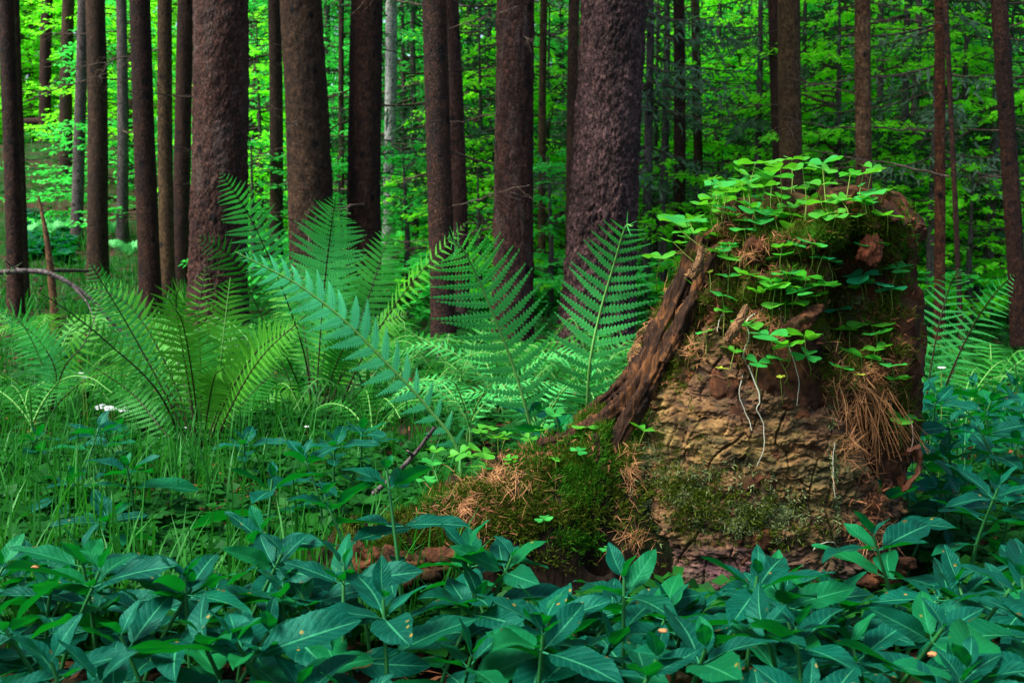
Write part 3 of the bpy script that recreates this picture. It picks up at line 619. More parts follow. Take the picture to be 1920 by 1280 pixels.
# orange rotten chunk, broken splinters on the rim
def lump(cen, rad, seed, sq=(1, 1, 1), n=40, amp=.35):
    u = np.linspace(0, np.pi, n); v = np.linspace(0, 2 * np.pi, n * 2, endpoint=False); U_, V_ = np.meshgrid(u, v, indexing='ij')
    D = stack(np.sin(U_) * np.cos(V_), np.sin(U_) * np.sin(V_), np.cos(U_)); f1, f2, c = worley(D * 3.2 + seed, seed)
    r_ = rad * (1 + amp * fbm(D * 2.2 + seed, seed) + .25 * (c - .5) + .12 * sst(0, .2, f2 - f1))
    return np.asarray(cen) + D * r_[..., None] * np.array(sq), grid_faces(n, n * 2, True)
mb = MB().add(*lump(P(1632, 470, 1.415), .012, 3, (1.1, .8, 1.25))); mb.build('red_rotten_chunk', M['rotten_red'], STUMP, S0)
mb = MB(); mb.add(*lump(P(1595, 402, 1.44), .008, 5, (1.6, 1, .8), 24)); mb.add(*lump(P(1640, 402, 1.46), .007, 6, (1.3, 1, 1.1), 24)); mb.build('red_crumbling_rim', M['rotten_red'], STUMP, S0)
def splinter(pa, pb, r, seed, name='splinter', mat='rotten', flat=.45):
    pts = curve([pa, (np.array(pa) + pb) / 2 + RS.normal(0, .003, 3), pb], 30); V, F, A = tube(pts, 1.0, 22); V = V.reshape(30, 22, 3); c = pts[:, None]
    t = np.linspace(0, 1, 30)[:, None]; off = (V - c); off[..., 1] *= flat
    an = np.arange(22)[None, :, None] * np.ones((30, 1, 1)); ang = .30 * vnoise(np.concatenate([an * .8 + seed, t[:, :, None] * 2.5 * np.ones((1, 22, 1)), an * 0], -1), seed)
    nz = .75 + ang + .5 * fbm(V * np.array([1.2, 1.2, .4]) * 3 + seed, seed)[..., ] + .3 * fbm(V * 60, seed); V = c + off * (r * (1 - .55 * t ** 2) * nz)[..., None]
    return MB().add(V.reshape(-1, 3), F, A).build(name, M[mat], STUMP, S0)
splinter(P(1640, 440, 1.47), P(1662, 364, 1.47), .012, 3); splinter(P(1690, 560, 1.49), P(1700, 405, 1.50), .016, 4, flat=.8)
def flank(pix, r, seed, name='bark_flank', mat='fibre', flat=.55):
    n = 90; m = 30; pts = curve([P(*q) for q in pix], n); V, F, A = tube(pts, 1.0, m); V = V.reshape(n, m, 3); c = pts[:, None]; off = V - c; off[..., 1] *= flat
    t = np.linspace(0, 1, n)[:, None]; an = np.arange(m)[None, :, None] * np.ones((n, 1, 1)); q = np.concatenate([an * .75 + seed, t[:, :, None] * 3.5 * np.ones((1, m, 1)), an * 0], -1)
    nz = .62 + .38 * vnoise(q, seed) + .22 * vnoise(q * np.array([2.1, 2.6, 1]), seed + 1) + .25 * fbm(V * 70, seed, 3)
    rad = r * (.35 + .65 * np.sin(np.pi * (.12 + .82 * t)) ** .7) * nz
    return MB().add((c + off * rad[..., None]).reshape(-1, 3), F, A).build(name, M[mat], STUMP, S0)
flank([(1316, 445, 1.50), (1282, 530, 1.49), (1240, 630, 1.475), (1200, 720, 1.46), (1150, 775, 1.45), (1085, 812, 1.44), (1010, 838, 1.43)], .021, 5)
flank([(1296, 560, 1.455), (1258, 640, 1.445), (1222, 715, 1.435), (1185, 780, 1.43), (1150, 850, 1.42), (1128, 930, 1.41)], .015, 8)
flank([(1262, 560, 1.53), (1222, 640, 1.52), (1186, 700, 1.51), (1140, 745, 1.50), (1080, 790, 1.49)], .014, 11)
flank([(1345, 470, 1.46), (1310, 540, 1.45), (1275, 620, 1.43), (1245, 680, 1.41)], .012, 14)
splinter(P(1296, 520, 1.40), P(1316, 462, 1.41), .0075, 6, 'splinter', 'deadwood'); splinter(P(1362, 640, 1.36), P(1400, 572, 1.37), .009, 7, 'splinter', 'deadwood')
splinter(P(1655, 1040, 1.44), P(1640, 800, 1.43), .022, 9, 'rotten_edge', 'rotten', .8)
splinter(P(1470, 625, 1.37), P(1540, 575, 1.37), .014, 10, 'ledge', 'rotten', 1.); splinter(P(1700, 860, 1.52), P(1712, 640, 1.53), .018, 12, 'rotten_edge', 'rotten', 1.)

# ray casting on the stump for things that grow on it
SURF = np.concatenate([BODY[::2, ::2].reshape(-1, 3)]); nb1 = BODY[::2, ::2].shape
ff = grid_faces(nb1[0], nb1[1], True); bvh1 = BVHTree.FromPolygons([tuple(v) for v in SURF], [tuple(f) for f in ff.tolist()])
gb = Vb[::3, ::3]; kb = keep[::3, ::3].ravel(); fb = grid_faces(gb.shape[0], gb.shape[1]); fb = fb[kb[fb].all(1)]
bvh2 = BVHTree.FromPolygons([tuple(v) for v in gb.reshape(-1, 3)], fb.tolist())
rg = stack(X, Y, Zr)[::3, ::3]; fr = grid_faces(rg.shape[0], rg.shape[1])[:, ::-1]; okr = (best[::3, ::3] < 1.0).ravel(); fr = fr[okr[fr].all(1)]
bvh3 = BVHTree.FromPolygons([tuple(v) for v in rg.reshape(-1, 3)], fr.tolist())
def cast(px, py, trees=(0, 1, 2)):
    o = Vector((0, 0, CAM_H)); d = Vector(ray(px, py)).normalized(); bh = None
    for k in trees:
        h = (bvh1, bvh2, bvh3)[k].ray_cast(o, d, 5)
        if h[0] is not None and (bh is None or h[3] < bh[3]): bh = h
    if bh is None: return None, None
    nn = np.array(bh[1]); nn = nn if nn @ np.array(d) < 0 else -nn
    return np.array(bh[0]), nn
def zone_points(zones):
    """zones: (px, py, rx, ry, n) ellipses scattered over the stump as seen"""
    Ps, Ns = [], []
    for (x, y, a_, b_, n) in zones:
        for _ in range(n):
            r_ = min(1.7, abs(random.gauss(0, .62))); t = random.random() * 6.283
            p, q = cast(x + a_ * r_ * math.cos(t), y + b_ * r_ * math.sin(t))
            if p is not None: Ps.append(p); Ns.append(q)
    return np.array(Ps), np.array(Ns)
def moss(name, mat, zones, label, size=.009, blades=7, width=.13, up=.5, cl=0.0):
    Ps, Ns = zone_points(zones)
    if cl: kk = vnoise(Ps * 55, 77) > cl - .6; Ps, Ns = Ps[kk], Ns[kk]
    k = blades; O = np.repeat(Ps, k, 0) + RS.normal(0, size * .25, (len(Ps) * k, 3)); N_ = np.repeat(Ns, k, 0)
    yd = N_ * .8 + RS.normal(0, .55, O.shape); yd[:, 2] += up
    mb = MB(); stamp(mb, BL_V, BL_F, BL_A, O, yd, nrm(N_ + RS.normal(0, .6, O.shape)), size * RS.uniform(.5, 1.4, len(O)), np.clip(np.repeat(RS.rand(len(Ps)), k) * .7 + RS.rand(len(O)) * .3, 0, 1), width)
    return tag(mb.build(name, M[mat]), label, 'moss', kind='stuff')
moss('moss', 'moss', [(1500, 430, 190, 50, 2400), (1440, 560, 190, 80, 1900), (1660, 620, 50, 200, 900), (1260, 620, 45, 110, 700), (1300, 930, 130, 80, 700), (1450, 970, 110, 45, 450), (1060, 870, 110, 70, 1500), (900, 930, 160, 60, 1500),
                      (1180, 880, 50, 100, 500), (1600, 690, 80, 50, 500), (1690, 760, 25, 60, 300), (1250, 640, 40, 90, 700), (1170, 760, 50, 40, 500), (1290, 520, 30, 60, 400), (960, 970, 200, 60, 2000), (760, 1020, 140, 40, 1100), (900, 1040, 150, 30, 600), (720, 970, 110, 50, 700), (1110, 790, 60, 30, 500), (1530, 600, 40, 30, 260), (1650, 430, 50, 40, 250)],
     'shaggy olive moss covering the crown of the stump and its root', .0085, 7, .14, .4, .35)
moss('moss', 'moss_bright', [(1085, 890, 60, 60, 650), (1110, 800, 70, 30, 330), (780, 940, 80, 30, 330), (690, 930, 60, 25, 200), (1190, 800, 25, 40, 120), (1470, 560, 60, 40, 160), (1085, 1010, 60, 30, 120), (1530, 440, 80, 40, 260), (1700, 480, 20, 60, 160), (1000, 850, 80, 30, 240)],
     'bright green feathery moss cushions on the root left of the bark', .009, 8, .16, .7)
moss('lichen', 'lichen', [(1300, 890, 120, 40, 130), (1280, 930, 90, 60, 170), (1400, 955, 110, 35, 200), (1470, 965, 50, 45, 200), (1385, 985, 45, 20, 160), (1565, 880, 12, 40, 60), (1568, 960, 9, 50, 60), (1225, 700, 14, 60, 100), (1600, 560, 60, 30, 90), (1560, 770, 14, 40, 40), (1210, 860, 30, 60, 200)],
     'pale green and whitish lichen tufts low on the bark', .0058, 6, .22, .15)
def needles(name, mat, zones, label, L=.016, wdt=.055, down=.0, cat='needles', lift=.004):
    Ps, Ns = zone_points(zones); n = len(Ps); yd = RS.normal(0, 1, (n, 3)); yd -= (yd * Ns).sum(1, keepdims=True) * Ns * .8; yd[:, 2] -= down
    mb = MB(); O = Ps + Ns * RS.uniform(.2, 1.6, (n, 1)) * lift
    S_ = L * RS.uniform(.5, 1.4, n)
    stamp(mb, BL_V, BL_F, BL_A, O, yd, Ns + RS.normal(0, .3, (n, 3)), S_, RS.rand(n), wdt / (S_ / L)); return tag(mb.build(name, M[mat]), label, cat, kind='stuff')
needles('dry_needles', 'needle', [(1290, 655, 40, 22, 200), (1390, 660, 50, 25, 70), (1640, 740, 60, 60, 330), (1610, 700, 70, 50, 400), (930, 900, 90, 60, 550), (1400, 480, 110, 50, 180), (1260, 560, 40, 100, 140), (870, 950, 100, 40, 300), (1480, 420, 140, 30, 120), (1440, 600, 160, 50, 170),
                                  (1180, 880, 25, 60, 160), (1640, 1000, 50, 50, 200), (1050, 800, 90, 20, 200), (1600, 830, 50, 60, 240), (1190, 1010, 60, 50, 120), (1340, 420, 60, 30, 100)],
        'dry brown conifer needles caught on the stump and the root', .019, .040)
needles('bark_flakes', 'litter', [(1480, 450, 200, 60, 380), (1420, 590, 190, 70, 380), (1660, 620, 50, 180, 160), (1000, 850, 150, 40, 500), (880, 860, 50, 30, 260), (900, 960, 150, 50, 500), (1640, 950, 40, 100, 300), (1230, 650, 50, 100, 300)],
        'small reddish flakes of crumbled wood lying on the stump', .009, .30, cat='wood flakes')
# ragged drooping dry grass on the right of the stump
mb = MB()
for _ in range(85):
    x0, y0 = random.gauss(1625, 30), random.gauss(745, 16); p, q = cast(x0, y0)
    if p is None: continue
    l = random.uniform(.03, .085); dx = random.gauss(.012, .022); p1 = p + q * random.uniform(.006, .016); pts = curve([p, p1 + np.array([dx * .3, -.003, -l * .3]), p1 + np.array([dx, -.002, -l])], 8)
    V, F, A = tube(pts, .0005, 3); A[:, 2] = random.random(); mb.add(V, F, A)
tag(mb.build('dry_grass_tuft', M['needle']), 'hanging tuft of dry straw coloured blades on the right of the stump', 'dry grass', kind='stuff')
# pale hanging roots
def root_thread(pts, r, label):
    q = []
    for (x, y) in pts:
        p, n = cast(x, y); p = P(x, y, 1.36) if p is None else p + n * .006; q.append(p)
    for i in range(1, len(q)): q[i][1] = min(q[i][1], q[i - 1][1] + .012)
    c = curve(q, 40) + np.cumsum(RS.normal(0, .00025, (40, 3)), 0); tag(MB().add(*tube(c, np.linspace(r, r * .5, 40), 6)).build('hanging_root', M['root']), label, 'root')
root_thread([(1438, 548), (1425, 580), (1404, 608), (1406, 632), (1400, 664), (1394, 690)], .0015, 'thick silvery root with a kink hanging below the upper sorrel leaves')
root_thread([(1392, 700), (1395, 745), (1404, 785), (1410, 812)], .0008, 'thin pale root hanging down the left middle of the bark')
root_thread([(1405, 690), (1420, 738), (1426, 752), (1418, 772), (1432, 800), (1428, 845), (1425, 872)], .0010, 'long kinked pale root hanging lowest over the bark')
root_thread([(1462, 585), (1472, 630), (1490, 680), (1496, 715), (1494, 755)], .0008, 'thin pale root hanging right of the kinked one')
root_thread([(1362, 580), (1350, 600), (1342, 622)], .0010, 'short grey root left of the thick silvery root')
root_thread([(1560, 830), (1562, 870), (1566, 900), (1563, 930)], .0008, 'fine pale root along the crack on the right of the bark')
root_thread([(1525, 1022), (1535, 1014), (1558, 1010), (1566, 1011)], .0009, 'short curved white rootlet at the foot of the bark')

# ------------------------------------------------------------------ wood sorrel
def sorrel_leaf_mesh(seed, mat):
    rs = np.random.RandomState(seed); mb = MB(); nu_, nv_ = 11, 7
    u = np.linspace(0, 1, nu_); v = np.linspace(-1, 1, nv_); Uu, Vv = np.meshgrid(u, v, indexing='ij')
    wid = .56 * np.sin(np.clip(Uu, 0, 1) ** 1.15 * np.pi * .62) ** .85; notch = .20 * (1 - np.abs(Vv)) ** 1.3 * sst(.65, 1, Uu)
    for k in range(3):
        fold = rs.uniform(.10, .45); dp = rs.uniform(-.25, .30); a_ = k * 2.094 + rs.normal(0, .1); rnd_edge = 1 - .12 * np.abs(Vv) ** 3
        x = wid * Vv; y = Uu * rnd_edge - notch + .02; z = fold * np.abs(x) - dp * Uu ** 2 * .5 + .015 * np.sin(9 * Uu + rs.rand() * 6)
        c_, s_ = math.cos(a_), math.sin(a_); V = stack(x * c_ - y * s_, x * s_ + y * c_, z)
        mb.add(V, grid_faces(nu_, nv_), stack(Uu, Vv, Uu * 0 + rs.rand()))
    return mb.build('leaf', M[mat], link=False)
SOR = [sorrel_leaf_mesh(200 + i, 'sorrel') for i in range(6)]; SOR += [sorrel_leaf_mesh(230 + i, 'sorrel_mid') for i in range(3)]; SORD = [sorrel_leaf_mesh(210 + i, 'sorrel_dark') for i in range(2)]; SORY = [sorrel_leaf_mesh(220, 'sorrel_yellow')]
Z2 = lambda x, y, w_: (1180 + x / 3.283, 270 + y / 3.283, w_ / 3.283)
Z6 = lambda x, y, w_: (1280 + x / 2.977, 430 + y / 2.977, w_ / 2.977)
SL = [Z2(*q) for q in [(1000, 95, 150), (1065, 150, 130), (775, 120, 190), (1190, 118, 180), (1190, 155, 150), (930, 150, 150), (880, 200, 200), (740, 195, 150), (690, 235, 180), (640, 265, 150), (1180, 250, 180), (1010, 275, 140), (1440, 185, 150), (1495, 150, 120),
      (1350, 285, 150), (1475, 315, 150), (1580, 290, 100), (910, 320, 120), (560, 310, 130), (480, 370, 160), (730, 250, 120), (1180, 360, 200), (1045, 370, 120), (980, 385, 110), (770, 410, 150), (890, 435, 130), (1010, 440, 150), (1120, 440, 110), (1220, 430, 170), (1270, 450, 110),
      (590, 430, 130), (780, 475, 210), (340, 470, 220), (270, 480, 150), (1380, 350, 200), (1590, 440, 150), (1400, 445, 90), (970, 530, 170), (710, 525, 130), (330, 545, 110), (460, 580, 230), (390, 635, 120), (610, 695, 190), (960, 690, 170), (200, 690, 170), (270, 605, 120),
      (460, 838, 160), (610, 815, 120), (740, 805, 150), (390, 860, 130), (965, 800, 130), (1090, 820, 160), (1200, 870, 160), (880, 865, 150), (940, 872, 120), (1010, 880, 100), (1050, 910, 130), (1145, 930, 110), (960, 985, 210), (820, 330, 120), (600, 360, 120), (830, 260, 140), (1290, 330, 120), (660, 350, 120)]]
SL += [Z6(*q) for q in [(290, 675, 130), (420, 745, 130), (540, 725, 110), (590, 650, 130), (690, 705, 120), (480, 590, 180), (680, 590, 150), (935, 550, 120), (1050, 530, 190), (1000, 710, 180), (1080, 665, 130), (1180, 830, 130), (1230, 1055, 160), (1175, 1100, 110)]]
SL += [(1210, 805, 48), (1100, 800, 40), (905, 848, 46), (912, 872, 44), (812, 866, 40), (1085, 845, 26), (1140, 1028, 24), (1020, 972, 26), (862, 850, 34), (800, 900, 30), (1040, 775, 40), (1300, 435, 40), (1290, 410, 50), (1340, 372, 46), (1380, 352, 50)]
_rs = np.random.RandomState(44)
for _ in range(22): SL.append((_rs.uniform(1300, 1690), _rs.uniform(430, 700), _rs.uniform(26, 46)))
for _ in range(8): SL.append((_rs.uniform(1330, 1640), _rs.uniform(322, 400), _rs.uniform(24, 40)))
for _ in range(14): SL.append((_rs.uniform(800, 1110), _rs.uniform(790, 880), _rs.uniform(20, 34)))
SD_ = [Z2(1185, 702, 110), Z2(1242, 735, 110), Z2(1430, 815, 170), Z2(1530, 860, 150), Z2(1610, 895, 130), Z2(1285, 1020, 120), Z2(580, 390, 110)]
SY_ = [Z6(220, 775, 60), Z6(545, 820, 45), Z6(985, 810, 50), Z6(150, 235, 40)]
def sorrel(px, py, wpx, prot, label, group, mstalk='sorrel_stalk'):
    p, n = cast(px, py); on = p is not None
    if on: tip = p + np.array([0, -random.uniform(.012, .034), .0]); d = tip[1]
    else: d = random.uniform(1.42, 1.60)
    tip = P(px, py, d)
    q, n = cast(px + random.uniform(-10, 10), py + random.uniform(35, 62) if on else max(py + 50, random.uniform(400, 425)))
    if q is None: q, n = cast(min(max(px, 1345), 1690), max(py + 60, 445))
    if q is None or abs(q[1] - tip[1]) > .14: q = tip + np.array([random.uniform(-.012, .012), .03, -.045])
    if px < 1160:
        q, n = cast(px, py + 25); q = tip + np.array([0, .01, -.04]) if q is None else q
    root = empty('wood_sorrel', q, label, 'sorrel plant', group)
    m = curve([q - n * .004 if n is not None else q, (q + tip) / 2 + np.array([random.uniform(-.008, .008), -.004, -.004]), tip], 10)
    MB().add(*tube(m, .0005, 5)).build('stalk', M[mstalk], root, q)
    s = wpx * d / FPX / 1.45; src = prot[random.randrange(len(prot))]
    mt = Matrix.Translation(tip - q) @ Matrix.Rotation(random.gauss(.05, .17), 4, 'X') @ Matrix.Rotation(random.gauss(0, .16), 4, 'Y') @ Matrix.Rotation(random.random() * 6.28, 4, 'Z') @ Matrix.Diagonal((s, s, s, 1))
    inst(src, root, mat=mt)
for (x, y, w_) in SL:
    if x < 1160: lb, gp = 'small wood sorrel leaf growing on the mossy root left of the stump', 'wood sorrel on the root'
    elif y < 395: lb, gp = 'lime green wood sorrel standing up against the woods along the stump top', 'wood sorrel along the top edge'
    elif y < 470: lb, gp = 'bright wood sorrel leaf in the dense tuft just below the stump top', 'wood sorrel just below the top'
    elif y < 590: lb, gp = 'bright wood sorrel leaf in the middle band of the rotten hollow', 'wood sorrel over the hollow'
    elif y < 720 and x < 1715: lb, gp = 'bright wood sorrel leaf hanging over the upper rim of the bark', 'wood sorrel over the bark rim'
    elif x > 1600: lb, gp = 'wood sorrel leaf on the right flank of the stump', 'wood sorrel on the right flank'
    else: lb, gp = 'single wood sorrel leaf on the left edge of the bark', None
    sorrel(x, y, w_, SOR, lb, gp)
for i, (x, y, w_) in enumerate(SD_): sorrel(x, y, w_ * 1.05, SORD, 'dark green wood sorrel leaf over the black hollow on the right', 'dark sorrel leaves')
for i, (x, y, w_) in enumerate(SY_): sorrel(x, y, w_, SORY, 'small yellowed wood sorrel leaf below the green ones', 'yellowed sorrel leaves')

# ------------------------------------------------------------------ ferns
def frond(pts, Lmax, npairs, nhint, root, mat, stalk, thick=.0022, blade0=.25, plen=.115, droop=.25, fwd=.30, seed=0, base_loc=None, shape=1.0):
    rs = np.random.RandomState(seed + 900); c = curve(pts, 60); T_ = nrm(np.gradient(c, axis=0)); seg = np.r_[0, np.cumsum(np.linalg.norm(np.diff(c, axis=0), axis=1))]; seg /= seg[-1]
    NH = nrm(np.asarray(nhint, float)); mb = MB()
    s = (np.arange(npairs) + .5) / npairs; tt = blade0 + (1 - blade0) * (1 - (1 - s) ** 1.25) * .985
    Ln = Lmax * np.minimum(1, .42 + 1.25 * s) * np.clip(1 - s ** (2.6 * shape), .02, 1)
    for i in range(npairs):
        o = np.array([np.interp(tt[i], seg, c[:, k]) for k in range(3)]); t = nrm(np.array([np.interp(tt[i], seg, T_[:, k]) for k in range(3)]))
        side = nrm(np.cross(t, NH)); nn = nrm(np.cross(side, t))
        for sg in (-1, 1):
            L = Ln[i] * rs.uniform(.9, 1.06); m = max(5, int(17 * (L / Lmax) ** .6)); q = (np.arange(m) + .5) / m
            fw = fwd + .28 * s[i] ** 3 + rs.normal(0, .04); d0 = nrm(side * sg + t * fw + nn * rs.normal(.05, .07))
            mid = o + (q * L)[:, None] * d0 + t * (q ** 2 * L * .18)[:, None] + np.array([0, 0, -1.]) * (droop * rs.uniform(.3, 1.3) * q ** 2.2 * L)[:, None] 
            dm = nrm(np.gradient(mid, axis=0)) if m > 2 else np.tile(d0, (m, 1)); pn = nrm(np.cross(dm, np.cross(np.tile(nn, (m, 1)), dm)))
            ln = plen * L * np.clip(1.02 - q ** 1.6, .12, 1) * np.where(q < .12, .8, 1); wdd = L / m * 1.12
            sv = nrm(np.cross(dm, pn))
            for s2 in (-1, 1):
                yd = sv * s2 + dm * .42 + pn * -.10
                stamp(mb, BL_V, BL_F, BL_A, mid, yd, pn * 1., ln * rs.uniform(.9, 1.1, m), np.full(m, rs.rand() * .6) + rs.rand(m) * .4, wdd / np.maximum(ln, 1e-5))
            mb.add(*tube(mid[::max(1, m // 5)], .0006, 3))
    fr_ = mb.build('frond', M[mat], root, base_loc)
    st = MB().add(*tube(c, thick * (1 - .75 * seg) + .0004, 6)); st.build('stalk', M[stalk], fr_, base_loc)
    return fr_
def more(base, n, xs, ys, L, mats, seed, stalk='stalk_dark'):
    rs = np.random.RandomState(seed); out = []
    for k in range(n):
        tx = xs[0] + (xs[1] - xs[0]) * (k + rs.rand()) / n; ty = rs.uniform(*ys); bx, by, bd = base; dd = rs.uniform(-.3, .35)
        out.append(([base, (bx + (tx - bx) * .22, by + (ty - by) * .45, bd + dd * .3), (bx + (tx - bx) * .58, by + (ty - by) * .85, bd + dd * .7), (tx, ty + rs.uniform(-5, 25), bd + dd)], rs.uniform(*L), 24, (rs.normal(0, .3), -1, rs.uniform(.2, .7)), mats[k % len(mats)], stalk, dict(blade0=rs.uniform(.34, .46), plen=.125)))
    return out
def fern(fr_list, label, group=None, name='fern'):
    b = fr_list[0][0][0]; b = P(*b); b[2] = float(G(b[0], b[1]))
    root = empty(name, b, label, 'fern', group)
    for i, (pix, Lpx, n, nh, mat, stalk, *kw) in enumerate(fr_list):
        pts = [P(*q) for q in pix]; d = pix[len(pix) // 2][2]
        first = np.array(pts[0]); 
        if first[2] > b[2] + .01: pts = [np.array([first[0], first[1] + .01, b[2] - .01])] + pts
        frond(pts, Lpx * d / FPX, n, nh, root, mat, stalk, seed=int(pix[-1][0]) + i, base_loc=b, **(kw[0] if kw else {}))
FC = (0, -1, .25)
fern([([(1004, 850, 1.95), (985, 762, 1.93), (960, 680, 1.92), (925, 590, 1.9), (895, 520, 1.88), (868, 468, 1.84), (838, 446, 1.78)], 130, 25, (0, -1, .3), 'fern_teal', 'stalk_green', dict(blade0=.16, plen=.115, thick=.0034, droop=.06, fwd=.30))],
     'single tall broad fern frond left of the thickest trunk, pale green stalk')
fern([([(1098, 860, 1.95), (1100, 780, 1.93), (1106, 680, 1.9), (1124, 590, 1.9), (1150, 500, 1.88), (1172, 428, 1.84), (1186, 424, 1.8)], 118, 25, (0, -1, .3), 'fern_teal', 'stalk_green', dict(blade0=.18, plen=.115, thick=.0032, droop=.10, fwd=.34))],
     'single upright fern frond in front of the thickest scaly trunk')
fern([([(860, 850, 1.85), (800, 762, 1.84), (720, 676, 1.82), (640, 596, 1.8), (560, 535, 1.78), (495, 500, 1.76), (440, 472, 1.74)], 96, 22, (.25, -.75, .75), 'fern_pale', 'stalk_green', dict(blade0=.20, plen=.20, thick=.0032, droop=.20, fwd=.45))],
     'arching blue green frond sweeping from the centre up to the left')
fern([([(590, 840, 2.9), (596, 700, 2.9), (606, 560, 2.9), (618, 450, 2.88), (630, 366, 2.8)], 95, 30, FC, 'fern_teal', 'stalk_dark', dict(blade0=.36, plen=.115, droop=.15)),
      ([(585, 840, 2.9), (578, 700, 2.85), (540, 570, 2.75), (475, 420, 2.7), (412, 320, 2.6)], 68, 28, (.2, -1, .2), 'fern_teal', 'stalk_dark', dict(blade0=.42, plen=.12)),
      ([(598, 840, 2.9), (640, 700, 2.9), (690, 560, 2.95), (735, 422, 3.0)], 75, 26, FC, 'fern_mid', 'stalk_dark', dict(blade0=.36, plen=.12)),
      ([(604, 840, 2.9), (680, 670, 2.8), (765, 540, 2.7), (880, 412, 2.65)], 50, 28, (-.6, -.7, .5), 'fern_lime', 'stalk_dark', dict(blade0=.35, plen=.11)),
      ([(582, 840, 2.9), (545, 720, 2.9), (480, 570, 2.9), (430, 480, 2.85), (366, 442, 2.8)], 65, 26, FC, 'fern_mid', 'stalk_dark', dict(blade0=.35, plen=.085)),
      ([(610, 840, 2.9), (650, 760, 2.75), (720, 700, 2.6), (800, 660, 2.5)], 55, 22, (0, -.6, .9), 'fern_mid', 'stalk_dark', dict(blade0=.3)),
      ([(592, 840, 2.9), (640, 640, 3.0), (650, 520, 3.05), (655, 455, 3.1)], 70, 24, FC, 'fern_mid', 'stalk_dark', dict(blade0=.35, plen=.085))] + more((592, 842, 2.95), 8, (440, 790), (470, 640), (50, 72), ('fern_mid', 'fern_lime', 'fern_mid'), 1),
     'large fern clump with dark bare stalks in front of the dark twiggy trunk')
fern([([(372, 880, 2.4), (360, 760, 2.4), (340, 640, 2.38), (330, 560, 2.35), (345, 535, 2.3)], 78, 24, FC, 'fern_lime', 'stalk_dark', dict(blade0=.26, plen=.12)),
      ([(366, 880, 2.4), (330, 780, 2.4), (262, 650, 2.4), (210, 560, 2.38), (168, 492, 2.35)], 62, 26, (.15, -1, .25), 'fern_teal', 'stalk_dark', dict(blade0=.30, plen=.085)),
      ([(392, 880, 2.45), (405, 760, 2.5), (420, 620, 2.5), (432, 520, 2.5)], 78, 26, FC, 'fern_lime', 'stalk_green', dict(blade0=.15, plen=.12)),
      ([(384, 880, 2.4), (430, 770, 2.35), (490, 670, 2.3), (575, 590, 2.25)], 52, 26, (-.5, -.8, .5), 'fern_lime', 'stalk_dark', dict(blade0=.25, plen=.11)),
      ([(360, 880, 2.4), (300, 740, 2.3), (205, 645, 2.25), (130, 585, 2.2), (74, 548, 2.15)], 50, 26, (.2, -.75, .75), 'fern_lime', 'stalk_dark', dict(blade0=.28, plen=.12)),
      ([(378, 880, 2.4), (420, 800, 2.5), (470, 740, 2.6), (520, 690, 2.7)], 60, 20, (0, -.8, .6), 'fern_mid', 'stalk_dark', dict(blade0=.2)),
      ([(370, 880, 2.4), (390, 760, 2.6), (370, 620, 2.7), (385, 500, 2.75)], 68, 24, FC, 'fern_lime', 'stalk_dark', dict(blade0=.2, plen=.085)),
      ([(368, 880, 2.4), (300, 800, 2.45), (250, 740, 2.5), (180, 690, 2.5)], 60, 22, (.1, -.8, .6), 'fern_mid', 'stalk_dark', dict(blade0=.25))] + more((378, 882, 2.45), 9, (130, 600), (520, 700), (48, 70), ('fern_lime', 'fern_mid', 'fern_lime'), 2),
     'wide lime green fern clump with blackish stalks above the grass on the left')
fern([([(90, 770, 2.8), (80, 690, 2.8), (50, 620, 2.75), (20, 590, 2.7), (-30, 590, 2.6)], 60, 24, (.3, -.8, .5), 'fern_teal', 'stalk_green', dict(blade0=.2, plen=.085)),
      ([(95, 770, 2.8), (105, 700, 2.8), (75, 640, 2.8), (30, 600, 2.8)], 62, 24, FC, 'fern_teal', 'stalk_dark', dict(blade0=.2)),
      ([(98, 770, 2.8), (120, 690, 2.7), (160, 640, 2.7), (190, 560, 2.8)], 48, 22, FC, 'fern_lime', 'stalk_dark', dict(blade0=.3)),
      ([(84, 770, 2.8), (40, 720, 2.7), (-10, 700, 2.6), (-60, 700, 2.5)], 50, 20, (0, -.7, .7), 'fern_lime', 'stalk_dark', dict(blade0=.2)),
      ([(100, 770, 2.8), (150, 720, 2.7), (200, 700, 2.6), (240, 705, 2.5)], 50, 20, (0, -.7, .7), 'fern_lime', 'stalk_dark', dict(blade0=.2))],
     'low spreading fern clump at the left edge below the fallen branch')
fern([([(-60, 620, 2.2), (-40, 560, 2.2), (0, 520, 2.2), (42, 492, 2.2)], 30, 18, (-.3, -.8, .5), 'fern_lime', 'stalk_dark', dict(blade0=.1))], 'yellow green frond tip entering from the left edge')
fern([([(1732, 850, 2.3), (1738, 740, 2.3), (1758, 620, 2.3), (1780, 540, 2.3), (1800, 500, 2.25)], 80, 26, FC, 'fern_teal', 'stalk_dark', dict(blade0=.18, plen=.07)),
      ([(1736, 850, 2.3), (1775, 720, 2.2), (1825, 610, 2.15), (1870, 545, 2.1), (1905, 512, 2.05)], 62, 26, (-.3, -.9, .3), 'fern_teal', 'stalk_dark', dict(blade0=.28, plen=.085)),
      ([(1734, 850, 2.3), (1760, 760, 2.4), (1790, 690, 2.5), (1810, 620, 2.6)], 50, 20, FC, 'fern_mid', 'stalk_dark', dict(blade0=.3))],
     'fern with two high fronds right behind the right side of the stump')
fern([([(1912, 820, 2.4), (1908, 740, 2.4), (1904, 680, 2.35)], 36, 18, FC, 'fern_teal', 'stalk_green', dict(blade0=.3))], 'small fern frond at the right edge of the photo')
rs = np.random.RandomState(12)
